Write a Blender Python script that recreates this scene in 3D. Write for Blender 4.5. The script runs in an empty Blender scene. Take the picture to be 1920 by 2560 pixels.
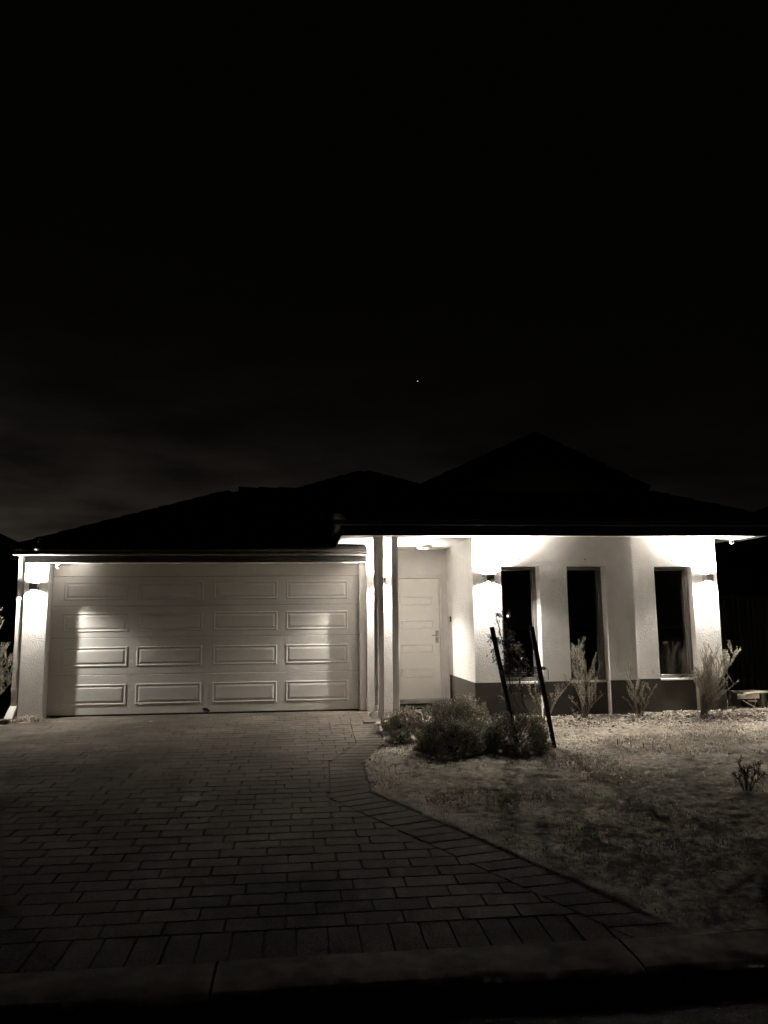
import bpy, math, random
import numpy as np
from mathutils import Vector, Matrix

# ------------------------------------------------------------------ camera, world, exposure
scene = bpy.context.scene
EYE = 1.29
PITCH, YAW, ROLL = math.radians(8.198), math.radians(6.224), math.radians(-0.609)
fw = Vector((math.sin(YAW)*math.cos(PITCH), math.cos(YAW)*math.cos(PITCH), math.sin(PITCH)))
rt = Vector((math.cos(YAW), -math.sin(YAW), 0))
up = rt.cross(fw)
rt2 = rt*math.cos(ROLL) + up*math.sin(ROLL)
up2 = -rt*math.sin(ROLL) + up*math.cos(ROLL)
cam_d = bpy.data.cameras.new('camera')
cam_d.sensor_fit = 'VERTICAL'
cam_d.sensor_height = 36.0
cam_d.lens = 36.0*1923/2560
cam_d.clip_start = 0.05
cam_d.clip_end = 3000
cam = bpy.data.objects.new('camera', cam_d)
scene.collection.objects.link(cam)
cam.matrix_world = Matrix(((rt2.x, up2.x, -fw.x, 0), (rt2.y, up2.y, -fw.y, 0), (rt2.z, up2.z, -fw.z, EYE), (0, 0, 0, 1)))
scene.camera = cam

LAMP_POWER = 235.0
UP_GAIN = 1.50
LIGHT_COL = (1.0, 0.96, 0.885)

world = bpy.data.worlds.new('World')
scene.world = world
world.use_nodes = True
wn, wl = world.node_tree.nodes, world.node_tree.links
wn.clear()
def N(t, **kw):
    n = wn.new(t)
    for k, v in kw.items(): setattr(n, k, v)
    return n
def wmath(op, a, b=None, clamp=False):
    m = N('ShaderNodeMath', operation=op, use_clamp=clamp)
    for i, x in enumerate((a, b)):
        if x is None: continue
        if isinstance(x, (int, float)): m.inputs[i].default_value = x
        else: wl.new(x, m.inputs[i])
    return m.outputs[0]
tc = N('ShaderNodeTexCoord')
sep = N('ShaderNodeSeparateXYZ'); wl.new(tc.outputs['Generated'], sep.inputs[0])
zpos = wmath('MAXIMUM', sep.outputs['Z'], 0.0)
# town glow low over the horizon, strongest to the left of the house; night air above it
dot = N('ShaderNodeVectorMath', operation='DOT_PRODUCT'); wl.new(tc.outputs['Generated'], dot.inputs[0])
dot.inputs[1].default_value = (-0.72, 0.69, 0.0)
az = wmath('POWER', wmath('MAXIMUM', wmath('ADD', wmath('MULTIPLY', dot.outputs['Value'], 0.5), 0.5), 0.0), 5.0)
fall = wmath('POWER', 2.718, wmath('MULTIPLY', zpos, -14.0))
glow = wmath('MULTIPLY', fall, wmath('ADD', wmath('MULTIPLY', az, 0.190), 0.0100))
mp = N('ShaderNodeMapping'); wl.new(tc.outputs['Generated'], mp.inputs[0]); mp.inputs['Scale'].default_value = (2.2, 2.2, 9.0)
nz = N('ShaderNodeTexNoise'); wl.new(mp.outputs[0], nz.inputs['Vector']); nz.inputs['Scale'].default_value = 2.3; nz.inputs['Detail'].default_value = 7; nz.inputs['Roughness'].default_value = 0.55
mr = N('ShaderNodeMapRange'); wl.new(nz.outputs['Fac'], mr.inputs['Value'])
mr.inputs['From Min'].default_value = 0.36; mr.inputs['From Max'].default_value = 0.66; mr.inputs['To Min'].default_value = 0.35; mr.inputs['To Max'].default_value = 1.1
val = wmath('ADD', wmath('MULTIPLY', glow, mr.outputs['Result']), 0.0010)
bg = N('ShaderNodeBackground'); bg.inputs['Color'].default_value = (1.0, 0.84, 0.68, 1)
wl.new(val, bg.inputs['Strength'])
out = N('ShaderNodeOutputWorld'); wl.new(bg.outputs[0], out.inputs['Surface'])

scene.view_settings.view_transform = 'Standard'
scene.view_settings.look = 'None'
scene.view_settings.gamma = 1
scene.view_settings.exposure = 0
scene.view_settings.use_curve_mapping = False
scene.cycles.max_bounces = 8
scene.cycles.diffuse_bounces = 5
scene.cycles.sample_clamp_indirect = 40.0

# ------------------------------------------------------------------ helpers
COL = scene.collection
rnd = random.Random(7)
rng = np.random.default_rng(11)

class MB:
    """collects shapes; build() links them as one mesh object"""
    def __init__(s): s.v = []; s.f = []
    def quad(s, a, b, c, d):
        i = len(s.v); s.v += [tuple(a), tuple(b), tuple(c), tuple(d)]; s.f.append((i, i+1, i+2, i+3))
    def poly(s, pts):
        i = len(s.v); s.v += [tuple(p) for p in pts]; s.f.append(tuple(range(i, i+len(pts))))
    def box(s, x0, x1, y0, y1, z0, z1, bev=0.0):
        if bev <= 0:
            i = len(s.v)
            s.v += [(x0,y0,z0),(x1,y0,z0),(x1,y1,z0),(x0,y1,z0),(x0,y0,z1),(x1,y0,z1),(x1,y1,z1),(x0,y1,z1)]
            s.f += [tuple(i+k for k in q) for q in ((0,3,2,1),(4,5,6,7),(0,1,5,4),(1,2,6,5),(2,3,7,6),(3,0,4,7))]
        else:
            b = bev
            i = len(s.v)
            xs, ys, zs = (x0, x0+b, x1-b, x1), (y0, y0+b, y1-b, y1), (z0, z0+b, z1-b, z1)
            idx = {}
            for cx in (0, 1):
                for cy in (0, 1):
                    for cz in (0, 1):
                        for ax in range(3):
                            p = [xs[0 if cx == 0 else 3], ys[0 if cy == 0 else 3], zs[0 if cz == 0 else 3]]
                            q = [xs[1 if cx == 0 else 2], ys[1 if cy == 0 else 2], zs[1 if cz == 0 else 2]]
                            pt = list(q); pt[ax] = p[ax]
                            idx[(cx,cy,cz,ax)] = len(s.v); s.v.append(tuple(pt))
            g = lambda c, ax: idx[(c[0],c[1],c[2],ax)]
            for ax in range(3):
                o = [a for a in range(3) if a != ax]
                for side in (0, 1):
                    cs = []
                    for (u, w) in ((0,0),(1,0),(1,1),(0,1)):
                        c = [0,0,0]; c[ax] = side; c[o[0]] = u; c[o[1]] = w; cs.append(g(c, ax))
                    s.f.append(tuple(cs))
            for ax in range(3):
                o = [a for a in range(3) if a != ax]
                for u in (0, 1):
                    for w in (0, 1):
                        c0 = [0,0,0]; c1 = [0,0,0]
                        c0[o[0]] = c1[o[0]] = u; c0[o[1]] = c1[o[1]] = w; c0[ax] = 0; c1[ax] = 1
                        s.f.append((g(c0,o[0]), g(c1,o[0]), g(c1,o[1]), g(c0,o[1])))
            for cx in (0, 1):
                for cy in (0, 1):
                    for cz in (0, 1):
                        s.f.append((g((cx,cy,cz),0), g((cx,cy,cz),1), g((cx,cy,cz),2)))
    def tube(s, pts, radii, n=6, cap=True):
        pts = [Vector(p) for p in pts]
        if not isinstance(radii, (list, tuple)): radii = [radii]*len(pts)
        rings = []
        ref = Vector((0.31, 0.17, 0.94))
        for k, p in enumerate(pts):
            d = (pts[min(k+1, len(pts)-1)] - pts[max(k-1, 0)])
            if d.length < 1e-9: d = Vector((0,0,1))
            d.normalize()
            a = d.cross(ref)
            if a.length < 1e-3: a = d.cross(Vector((1,0,0)))
            a.normalize(); b = d.cross(a)
            i = len(s.v)
            for j in range(n):
                t = 2*math.pi*(j+0.5)/n
                s.v.append(tuple(p + (a*math.cos(t) + b*math.sin(t))*radii[k]))
            rings.append(i)
        for k in range(len(pts)-1):
            for j in range(n):
                s.f.append((rings[k]+j, rings[k]+(j+1)%n, rings[k+1]+(j+1)%n, rings[k+1]+j))
        if cap:
            s.f.append(tuple(rings[0]+j for j in range(n))[::-1]); s.f.append(tuple(rings[-1]+j for j in range(n)))
    def lathe(s, prof, c, n=24, axis='z'):
        """profile of (radius, offset) turned about an axis through c"""
        rings = []
        for r, h in prof:
            i = len(s.v)
            for j in range(n):
                t = 2*math.pi*j/n
                u, w = r*math.cos(t), r*math.sin(t)
                p = (c[0]+u, c[1]+w, c[2]+h) if axis == 'z' else ((c[0]+u, c[1]+h, c[2]+w) if axis == 'y' else (c[0]+h, c[1]+u, c[2]+w))
                s.v.append(p)
            rings.append(i)
        for k in range(len(prof)-1):
            for j in range(n):
                s.f.append((rings[k]+j, rings[k]+(j+1)%n, rings[k+1]+(j+1)%n, rings[k+1]+j))
    def extrude_x(s, prof, x0, x1):
        """closed (y, z) profile pulled along x"""
        n = len(prof); i = len(s.v)
        s.v += [(x0, y, z) for y, z in prof] + [(x1, y, z) for y, z in prof]
        for j in range(n): s.f.append((i+j, i+(j+1)%n, i+n+(j+1)%n, i+n+j))
        s.f.append(tuple(i+j for j in range(n))[::-1]); s.f.append(tuple(i+n+j for j in range(n)))
    def extrude_y(s, prof, y0, y1):
        n = len(prof); i = len(s.v)
        s.v += [(x, y0, z) for x, z in prof] + [(x, y1, z) for x, z in prof]
        for j in range(n): s.f.append((i+j, i+(j+1)%n, i+n+(j+1)%n, i+n+j))
        s.f.append(tuple(i+j for j in range(n))[::-1]); s.f.append(tuple(i+n+j for j in range(n)))
    def mesh(s, name, mat, smooth=False):
        me = bpy.data.meshes.new(name); me.from_pydata(s.v, [], s.f); me.validate()
        if mat: me.materials.append(mat)
        if smooth: me.shade_smooth()
        fixn(me)
        me.update(); return me
    def build(s, name, mat, parent=None, smooth=False, kind=None, label=None, loc=None):
        o = bpy.data.objects.new(name, s.mesh(name, mat, smooth)); COL.objects.link(o)
        if parent: o.parent = parent
        if kind: o['kind'] = kind
        if label: o['label'] = label
        if loc: o.location = loc
        return o
import bmesh
def fixn(me):
    if len(me.polygons) > 4000: return
    bm = bmesh.new(); bm.from_mesh(me); bmesh.ops.recalc_face_normals(bm, faces=bm.faces); bm.to_mesh(me); bm.free()

def np_mesh(name, V, F, mat, parent=None, kind=None, smooth=False):
    """V (n,3), F (m,k) arrays to one mesh object"""
    V = np.asarray(V, np.float32); F = np.asarray(F, np.int32)
    me = bpy.data.meshes.new(name)
    me.vertices.add(len(V)); me.vertices.foreach_set('co', V.ravel())
    k = F.shape[1]
    me.loops.add(F.size); me.loops.foreach_set('vertex_index', F.ravel())
    me.polygons.add(len(F)); me.polygons.foreach_set('loop_start', np.arange(0, F.size, k, dtype=np.int32)); me.polygons.foreach_set('loop_total', np.full(len(F), k, np.int32))
    me.update(calc_edges=True)
    if mat: me.materials.append(mat)
    if smooth: me.shade_smooth()
    o = bpy.data.objects.new(name, me); COL.objects.link(o)
    if parent: o.parent = parent
    if kind: o['kind'] = kind
    return o

def tag(o, label, cat, group=None):
    o['label'] = label; o['category'] = cat
    if group: o['group'] = group
    return o
def thing(name, label, cat, loc=(0,0,0), group=None):
    o = bpy.data.objects.new(name, None); COL.objects.link(o); o.location = loc
    o.empty_display_size = 0.1
    return tag(o, label, cat, group)

# ------------------------------------------------------------------ materials
def mat(name, col, rough=0.8, var=0.0, vscale=4.0, bump=0.0, bscale=60.0, spec=0.3, metal=0.0, bdist=0.01, detail=6, var2=0.0, v2scale=0.7, attr=False, stretch=None):
    m = bpy.data.materials.new(name); m.use_nodes = True
    nt = m.node_tree; n, l = nt.nodes, nt.links
    b = n['Principled BSDF']
    b.inputs['Roughness'].default_value = rough
    b.inputs['Metallic'].default_value = metal
    b.inputs['Specular IOR Level'].default_value = spec
    c = (*col, 1)
    b.inputs['Base Color'].default_value = c
    geo = n.new('ShaderNodeNewGeometry')
    pos = geo.outputs['Position']
    if stretch:
        mpn = n.new('ShaderNodeMapping'); mpn.inputs['Scale'].default_value = stretch; l.new(pos, mpn.inputs[0]); pos = mpn.outputs[0]
    cur = None
    def scaled(fac_socket, lo, hi, prev):
        r = n.new('ShaderNodeMapRange'); l.new(fac_socket, r.inputs['Value'])
        r.inputs['From Min'].default_value = 0.3; r.inputs['From Max'].default_value = 0.7
        r.inputs['To Min'].default_value = lo; r.inputs['To Max'].default_value = hi
        mx = n.new('ShaderNodeVectorMath'); mx.operation = 'SCALE'
        if prev is None: mx.inputs[0].default_value = col
        else: l.new(prev, mx.inputs[0])
        l.new(r.outputs['Result'], mx.inputs['Scale'])
        return mx.outputs['Vector']
    if var > 0:
        t = n.new('ShaderNodeTexNoise'); t.inputs['Scale'].default_value = vscale; t.inputs['Detail'].default_value = detail; l.new(pos, t.inputs['Vector'])
        cur = scaled(t.outputs['Fac'], 1-var, 1+var, cur)
    if var2 > 0:
        t = n.new('ShaderNodeTexNoise'); t.inputs['Scale'].default_value = v2scale; t.inputs['Detail'].default_value = 4; l.new(pos, t.inputs['Vector'])
        cur = scaled(t.outputs['Fac'], 1-var2, 1+var2, cur)
    if attr:
        a = n.new('ShaderNodeAttribute'); a.attribute_name = 'tone'
        mx = n.new('ShaderNodeVectorMath'); mx.operation = 'SCALE'
        if cur is None: mx.inputs[0].default_value = col
        else: l.new(cur, mx.inputs[0])
        l.new(a.outputs['Fac'], mx.inputs['Scale']); cur = mx.outputs['Vector']
    if cur is not None: l.new(cur, b.inputs['Base Color'])
    if bump > 0:
        t = n.new('ShaderNodeTexNoise'); t.inputs['Scale'].default_value = bscale; t.inputs['Detail'].default_value = 5; l.new(pos, t.inputs['Vector'])
        bp = n.new('ShaderNodeBump'); bp.inputs['Strength'].default_value = bump; bp.inputs['Distance'].default_value = bdist
        l.new(t.outputs['Fac'], bp.inputs['Height']); l.new(bp.outputs[0], b.inputs['Normal'])
    return m

M = {}
M['render'] = mat('white_render', (0.78, 0.755, 0.72), 0.85, 0.05, 6, 0.9, 48, 0.2, bdist=0.010, var2=0.05)
M['plinth'] = mat('dark_plinth_paint', (0.062, 0.054, 0.046), 0.75, 0.08, 8, 0.35, 90, 0.25, bdist=0.004)
M['soffit'] = mat('soffit_paint', (0.84, 0.82, 0.79), 0.7, 0.03, 3)
M['charcoal'] = mat('charcoal_metal', (0.013, 0.012, 0.011), 0.6, 0.15, 9, 0.06, 120, 0.15, bdist=0.002)
M['gutter'] = mat('gutter_metal', (0.10, 0.092, 0.085), 0.38, 0.15, 9, 0.06, 120, 0.5, bdist=0.002)
M['tile'] = mat('roof_tile', (0.022, 0.020, 0.020), 0.75, 0.3, 3, 0.3, 60, 0.25)
M['garage'] = mat('garage_door_paint', (0.72, 0.69, 0.64), 0.65, 0.03, 3, 0.05, 300, 0.2, bdist=0.002, var2=0.05)
M['door'] = mat('door_paint', (0.82, 0.79, 0.74), 0.45, 0.02, 3, spec=0.4)
M['jamb'] = mat('jamb_paint', (0.74, 0.71, 0.66), 0.5, 0.02, 3, spec=0.4)
M['post'] = mat('post_paint', (0.60, 0.565, 0.52), 0.45, 0.06, 5, spec=0.4)
M['pipe'] = mat('downpipe_paint', (0.62, 0.585, 0.54), 0.4, 0.06, 5, spec=0.45)
M['pale_pipe'] = mat('pale_downpipe_paint', (0.62, 0.59, 0.55), 0.45, 0.06, 5, spec=0.45)
M['steel'] = mat('brushed_steel', (0.36, 0.35, 0.33), 0.35, 0.1, 30, metal=1.0)
M['lamp_body'] = mat('lamp_housing', (0.11, 0.10, 0.088), 0.5, 0.08, 30, spec=0.4)
M['lamp_inner'] = mat('lamp_inner', (0.5, 0.48, 0.45), 0.5)
M['frame'] = mat('window_frame', (0.15, 0.14, 0.13), 0.4, spec=0.5)
M['white_plastic'] = mat('white_plastic', (0.75, 0.73, 0.70), 0.35, spec=0.4)
M['black_plastic'] = mat('black_plastic', (0.015, 0.015, 0.015), 0.25, spec=0.5)
M['opal'] = mat('opal_glass', (0.75, 0.73, 0.70), 0.15, spec=0.5)
M['paver'] = mat('clay_paver', (0.115, 0.098, 0.080), 0.95, 0.45, 75, 0.7, 110, 0.08, bdist=0.007, attr=True, var2=0.30, v2scale=1.1)
M['joint'] = mat('joint_sand', (0.10, 0.086, 0.072), 0.95, 0.3, 30)
M['concrete'] = mat('kerb_concrete', (0.155, 0.130, 0.104), 0.95, 0.4, 9, 0.45, 130, 0.2, bdist=0.004, var2=0.2)
M['asphalt'] = mat('asphalt', (0.10, 0.09, 0.08), 0.9, 0.35, 90, 0.8, 160, 0.2, bdist=0.01)
M['sand'] = mat('sandy_soil', (0.36, 0.315, 0.26), 0.95, 0.35, 16, 0.8, 70, 0.1, bdist=0.02, var2=0.3, v2scale=2.2)
M['soil'] = mat('dark_soil', (0.08, 0.07, 0.058), 0.95, 0.3, 5)
M['grass'] = mat('dry_grass', (0.37, 0.325, 0.265), 0.85, 0.35, 8, spec=0.15)
M['mulch'] = mat('bark_mulch', (0.48, 0.42, 0.345), 0.85, 0.6, 40, spec=0.15)
M['bark_chip'] = mat('dark_bark_chip', (0.11, 0.095, 0.078), 0.9, 0.4, 40, spec=0.15)
M['leaf_dark'] = mat('shrub_leaf', (0.42, 0.39, 0.325), 0.55, 0.3, 20, spec=0.3)
M['needle'] = mat('pale_needle_leaf', (0.58, 0.53, 0.44), 0.7, 0.2, 25, spec=0.2)
M['leaf_young'] = mat('young_tree_leaf', (0.22, 0.20, 0.16), 0.5, 0.3, 20, spec=0.3)
M['bark'] = mat('plant_bark', (0.05, 0.043, 0.036), 0.9, 0.3, 30)
M['pale_stem'] = mat('pale_stem', (0.20, 0.175, 0.14), 0.85, 0.25, 30)
M['stake'] = mat('dark_stake_timber', (0.035, 0.030, 0.026), 0.85, 0.35, 14, 0.5, 40, 0.2, stretch=(1, 1, 0.15))
M['rope'] = mat('tie_wire', (0.05, 0.045, 0.038), 0.8)
M['timber'] = mat('weathered_timber', (0.55, 0.49, 0.41), 0.85, 0.25, 12, 0.4, 50, 0.2, stretch=(0.2, 1, 1))
M['log'] = mat('dark_log', (0.085, 0.072, 0.060), 0.9, 0.3, 10, 0.5, 40, 0.2)
M['fence'] = mat('fence_sheet', (0.022, 0.019, 0.016), 0.55, 0.1, 4, spec=0.35)
M['neighbour'] = mat('neighbour_brick', (0.05, 0.043, 0.035), 0.9, 0.2, 3)
M['gable'] = mat('gable_cladding', (0.85, 0.80, 0.73), 0.8, 0.05, 3)
M['inner'] = mat('room_wall', (0.34, 0.30, 0.25), 0.9)
M['mat'] = mat('coir_doormat', (0.05, 0.043, 0.036), 0.95, 0.3, 60, 0.5, 200)
M['sill'] = mat('door_sill_metal', (0.34, 0.32, 0.29), 0.45, 0.05, 6)

def emit_mat(name, col, strength):
    m = bpy.data.materials.new(name); m.use_nodes = True
    b = m.node_tree.nodes['Principled BSDF']
    b.inputs['Base Color'].default_value = (0.02, 0.02, 0.02, 1)
    b.inputs['Emission Color'].default_value = (*col, 1); b.inputs['Emission Strength'].default_value = strength
    return m
M['star'] = emit_mat('star_glow', (1.0, 0.95, 0.9), 1.3)
M['bulb'] = emit_mat('lamp_bulb', LIGHT_COL, 6.0)
M['shade'] = mat('lamp_shade_fabric', (0.45, 0.42, 0.37), 0.9)

def glass_mat():
    m = bpy.data.materials.new('tinted_glass'); m.use_nodes = True
    n, l = m.node_tree.nodes, m.node_tree.links
    n.clear()
    o = n.new('ShaderNodeOutputMaterial'); mx = n.new('ShaderNodeMixShader')
    t = n.new('ShaderNodeBsdfTransparent'); t.inputs['Color'].default_value = (0.45, 0.43, 0.40, 1)
    g = n.new('ShaderNodeBsdfGlossy'); g.inputs['Roughness'].default_value = 0.012; g.inputs['Color'].default_value = (1, 0.97, 0.93, 1)
    f = n.new('ShaderNodeFresnel'); f.inputs['IOR'].default_value = 1.75
    l.new(f.outputs[0], mx.inputs[0]); l.new(t.outputs[0], mx.inputs[1]); l.new(g.outputs[0], mx.inputs[2]); l.new(mx.outputs[0], o.inputs['Surface'])
    return m
M['glass'] = glass_mat()

# ------------------------------------------------------------------ ground heights
def G(d):
    """driveway and lawn fall gently from the house to the kerb"""
    return -0.117 + 0.03*(min(d, 12.63) - 12.63)
KERB_D = 4.16
OUT = [(2.09, 4.17), (0.654, 7.455), (0.686, 8.755), (1.055, 9.93), (1.106, 11.60)]
INN = [(1.76, 4.17), (0.274, 7.29), (0.320, 8.80), (0.700, 9.95), (0.735, 11.60)]
def edge_x(pl, d):
    if d <= pl[0][1]: 
        (xa, ya), (xb, yb) = pl[0], pl[1]
        return xa + (xb-xa)*(d-ya)/(yb-ya)
    for (xa, ya), (xb, yb) in zip(pl, pl[1:]):
        if d <= yb: return xa + (xb-xa)*(d-ya)/(yb-ya)
    return pl[-1][0]

def vnoise(X, Y, scale, seed):
    r = np.random.default_rng(seed); T = r.random((64, 64))
    x, y = X*scale, Y*scale
    xi, yi = np.floor(x).astype(int), np.floor(y).astype(int)
    fx, fy = x-xi, y-yi
    fx, fy = fx*fx*(3-2*fx), fy*fy*(3-2*fy)
    g = lambda a, b: T[a % 64, b % 64]
    return (g(xi, yi)*(1-fx) + g(xi+1, yi)*fx)*(1-fy) + (g(xi, yi+1)*(1-fx) + g(xi+1, yi+1)*fx)*fy

# big ground sheet under everything
b = MB(); b.quad((-400, -150, -0.62), (400, -150, -0.62), (400, 700, -0.62), (-400, 700, -0.62))
b.build('ground', M['soil'], kind='structure')

# road
b = MB()
nx = 60
b.quad((-40, -12, -0.40), (40, -12, -0.40), (40, 2.0, -0.415), (-40, 2.0, -0.415))
b.quad((-40, 2.0, -0.415), (40, 2.0, -0.415), (40, 3.80, -0.452), (-40, 3.80, -0.452))
b.build('road', M['asphalt'], kind='structure')

# kerb: footing with a row of cast sections
b = MB(); b.box(-40, 40, 3.80, 4.15, -0.60, -0.47)
kerb = b.build('kerb', M['concrete'], kind='structure')
prof = [(4.155, -0.47), (4.155, -0.362), (4.145, -0.356), (3.93, -0.360), (3.85, -0.368), (3.795, -0.383), (3.76, -0.404), (3.738, -0.43), (3.73, -0.456), (3.73, -0.47)]
b = MB(); b.extrude_x(prof, 0.0, 2.048)
km = b.mesh('kerb_section', M['concrete'])
for k in range(-7, 9):
    o = bpy.data.objects.new('kerb_section', km); COL.objects.link(o); o.parent = kerb
    o.location = (-0.40 + 2.06*k + 0.006, 0, rnd.uniform(-0.002, 0.002))

# lawn heightfield
gx = np.concatenate([np.arange(0.3, 8.2, 0.022), np.arange(8.2, 16.0, 0.06)])
gy = np.concatenate([np.arange(4.158, 12.0, 0.022), np.arange(12.0, 16.0, 0.06)])
GX, GY = np.meshgrid(gx, gy, indexing='ij')
base = -0.117 + 0.03*(np.minimum(GY, 12.63) - 12.63)
ex = np.array([edge_x(OUT, d) for d in gy])[None, :] + 0.05*(vnoise(GX, GY, 5, 3)-0.5) + 0.03*(vnoise(GX, GY, 17, 4)-0.5)
dist = GX - ex
bump = 0.014*(vnoise(GX, GY, 1.1, 1)-0.5) + 0.012*(vnoise(GX, GY*1.7, 3.0, 2)-0.5) + 0.018*(vnoise(GX*0.7, GY*1.5, 7.0, 5)-0.5) + 0.024*(vnoise(GX*0.7, GY*1.3, 15, 6)-0.5) + 0.015*(vnoise(GX, GY, 31, 8)-0.5)
calm = np.clip((GY-9.6)/1.5, 0, 1)*0.45
amp = np.clip(dist/0.5, 0, 1)*np.clip((GY-4.15)/0.4, 0.1, 1)*(1-calm)
rise = 0.045*np.clip((GY-10.0)/1.2, 0, 1)*np.clip(dist/0.8, 0, 1)
Z = base + 0.004 + bump*amp + rise + 0.012*np.clip(dist/0.3, 0, 1)
Z = np.where(dist < 0, base - 0.07, Z)
Z = np.where((GX < 2.6) & (GY > 11.55), base-0.12, Z)
nxg, nyg = GX.shape
V = np.stack([GX.ravel(), GY.ravel(), Z.ravel()], 1)
I = np.arange(nxg*nyg).reshape(nxg, nyg)
F = np.stack([I[:-1, :-1].ravel(), I[1:, :-1].ravel(), I[1:, 1:].ravel(), I[:-1, 1:].ravel()], 1)
lawn = np_mesh('lawn', V, F, M['sand'], kind='structure', smooth=True)
def lawn_z(x, y):
    i = int(np.clip(np.searchsorted(gx, x), 1, nxg-1)); j = int(np.clip(np.searchsorted(gy, y), 1, nyg-1))
    return float(Z[i, j])
# ground beside the garage on the left and behind
b = MB()
b.quad((-16, KERB_D, -0.372), (-4.72, KERB_D, -0.372), (-4.72, 12.63, -0.112), (-16, 12.63, -0.112))
b.quad((-16, 12.63, -0.112), (-4.30, 12.63, -0.112), (-4.30, 24, -0.112), (-16, 24, -0.112))
b.quad((-4.72, 12.45, -0.118), (-4.30, 12.45, -0.118), (-4.30, 12.63, -0.114), (-4.72, 12.63, -0.114))
b.build('side_path', M['sand'], kind='structure')

# ------------------------------------------------------------------ driveway with pavers
b = MB()
dd = [4.16, 12.63, 13.36]
for ya, yb in zip(dd, dd[1:]):
    b.quad((-4.75, ya, G(ya)-0.010), (2.545 if ya > 12 else 2.2, ya, G(ya)-0.010), (2.545 if ya > 12 else 2.2, yb, G(yb)-0.010), (-4.75, yb, G(yb)-0.010))
drive = b.build('driveway', M['joint'], kind='structure')

def clip(poly, a, bb):
    """keep the part of a polygon left of the line a->bb seen with y up (x smaller side)"""
    outp = []
    def side(p): return (bb[0]-a[0])*(p[1]-a[1]) - (bb[1]-a[1])*(p[0]-a[0])
    n = len(poly)
    for i in range(n):
        p, q = poly[i], poly[(i+1) % n]
        sp, sq = side(p), side(q)
        if sp >= 0: outp.append(p)
        if sp*sq < 0:
            t = sp/(sp-sq); outp.append((p[0]+(q[0]-p[0])*t, p[1]+(q[1]-p[1])*t))
    return outp
def parea(p): return abs(sum(p[i][0]*p[(i+1)%len(p)][1]-p[(i+1)%len(p)][0]*p[i][1] for i in range(len(p))))/2

bricks = []
def add_brick(poly):
    if len(poly) < 3 or parea(poly) < 0.004: return
    if sum(poly[i][0]*poly[(i+1)%len(poly)][1]-poly[(i+1)%len(poly)][0]*poly[i][1] for i in range(len(poly))) < 0: poly = poly[::-1]
    bricks.append(poly)
BL, BW, JG, JX = 0.332, 0.1765, 0.0034, 0.0018
SOLD = 0.345
# soldier course along the kerb
x = -4.72
while x < 2.2:
    p = [(x+JG, 4.176), (x+0.168-JG, 4.176), (x+0.168-JG, 4.176+SOLD-JG), (x+JG, 4.176+SOLD-JG)]
    add_brick(clip(p, (INN[0][0]-0.004, INN[0][1]), (INN[1][0]-0.004, INN[1][1])))
    x += 0.168
y = 4.176+SOLD
row = 0
while y < 13.34:
    y1 = min(y+BW, 13.34)
    off = (0.0, 0.5)[row % 2]*BL + rnd.uniform(-0.012, 0.012) + (0.08 if row % 5 == 3 else 0)
    x = -4.72 - off
    xr = 2.53 if y > 11.55 else 3
    while x < xr:
        jx = rnd.uniform(-0.002, 0.002)
        p = [(max(x+JX, -4.72)+jx, y+JG), (min(x+BL-JX, xr)+jx, y+JG), (min(x+BL-JX, xr)+jx, y1-JG), (max(x+JX, -4.72)+jx, y1-JG)]
        if p[1][0]-p[0][0] > 0.03:
            if y < 11.5:
                for (a, c) in zip(INN, INN[1:]):
                    if a[1] < y1 and c[1] > y: p = clip(p, (a[0]-0.004, a[1]), (c[0]-0.004, c[1])) if len(p) > 2 else p
            if not (y > 12.6 and (p and (p[0][0] < -3.95 or (1.06 < p[0][0] < 1.6)))): add_brick(p)
        x += BL
    y += BW; row += 1
# border course laid across the lawn edge
for k in range(len(INN)-1):
    a0, a1, o0, o1 = [Vector((*p, 0)) for p in (INN[k], INN[k+1], OUT[k], OUT[k+1])]
    n = max(1, round(((a1-a0).length+(o1-o0).length)/2/0.172))
    for i in range(n):
        t0, t1 = i/n, (i+1)/n
        e = 0.004/max((a1-a0).length, 0.3)
        p = [a0.lerp(a1, t0+e), o0.lerp(o1, t0+e), o0.lerp(o1, t1-e), a0.lerp(a1, t1-e)]
        add_brick([(q.x, q.y) for q in p])

def brick_geo(poly):
    """top, chamfer and sides of one paver"""
    n = len(poly)
    cx = sum(p[0] for p in poly)/n; cy = sum(p[1] for p in poly)/n
    dz = rnd.uniform(-0.0008, 0.0008); tx, ty = rnd.uniform(-0.006, 0.006), rnd.uniform(-0.005, 0.005)
    zt = lambda p: G(p[1]) + dz + (p[0]-cx)*tx + (p[1]-cy)*ty
    ins = []
    for p in poly:
        dx, dy = cx-p[0], cy-p[1]; L = math.hypot(dx, dy); s = min(0.005/max(L, 1e-4), 0.4)
        ins.append((p[0]+dx*s, p[1]+dy*s))
    v = [(p[0], p[1], zt(p)) for p in ins] + [(p[0], p[1], zt(p)-0.0025) for p in poly] + [(p[0], p[1], zt(p)-0.03) for p in poly]
    f = [tuple(range(n))]
    for r in (0, 1):
        for j in range(n): f.append((r*n+n+j, r*n+n+(j+1) % n, r*n+(j+1) % n, r*n+j))
    return v, f, (cx, cy)
def brick_obj(name, geos, tones, kind=None):
    v, f, tv = [], [], []
    for (gv, gf, _), tn in zip(geos, tones):
        i = len(v); v += gv; f += [tuple(i+k for k in q) for q in gf]; tv += [tn]*len(gv)
    me = bpy.data.meshes.new(name); me.from_pydata(v, [], f); me.materials.append(M['paver'])
    at = me.attributes.new('tone', 'FLOAT', 'POINT'); at.data.foreach_set('value', tv)
    o = bpy.data.objects.new(name, me); COL.objects.link(o); o.parent = drive
    if kind: o['kind'] = kind
    return o
geos = [brick_geo(p) for p in bricks]
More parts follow.
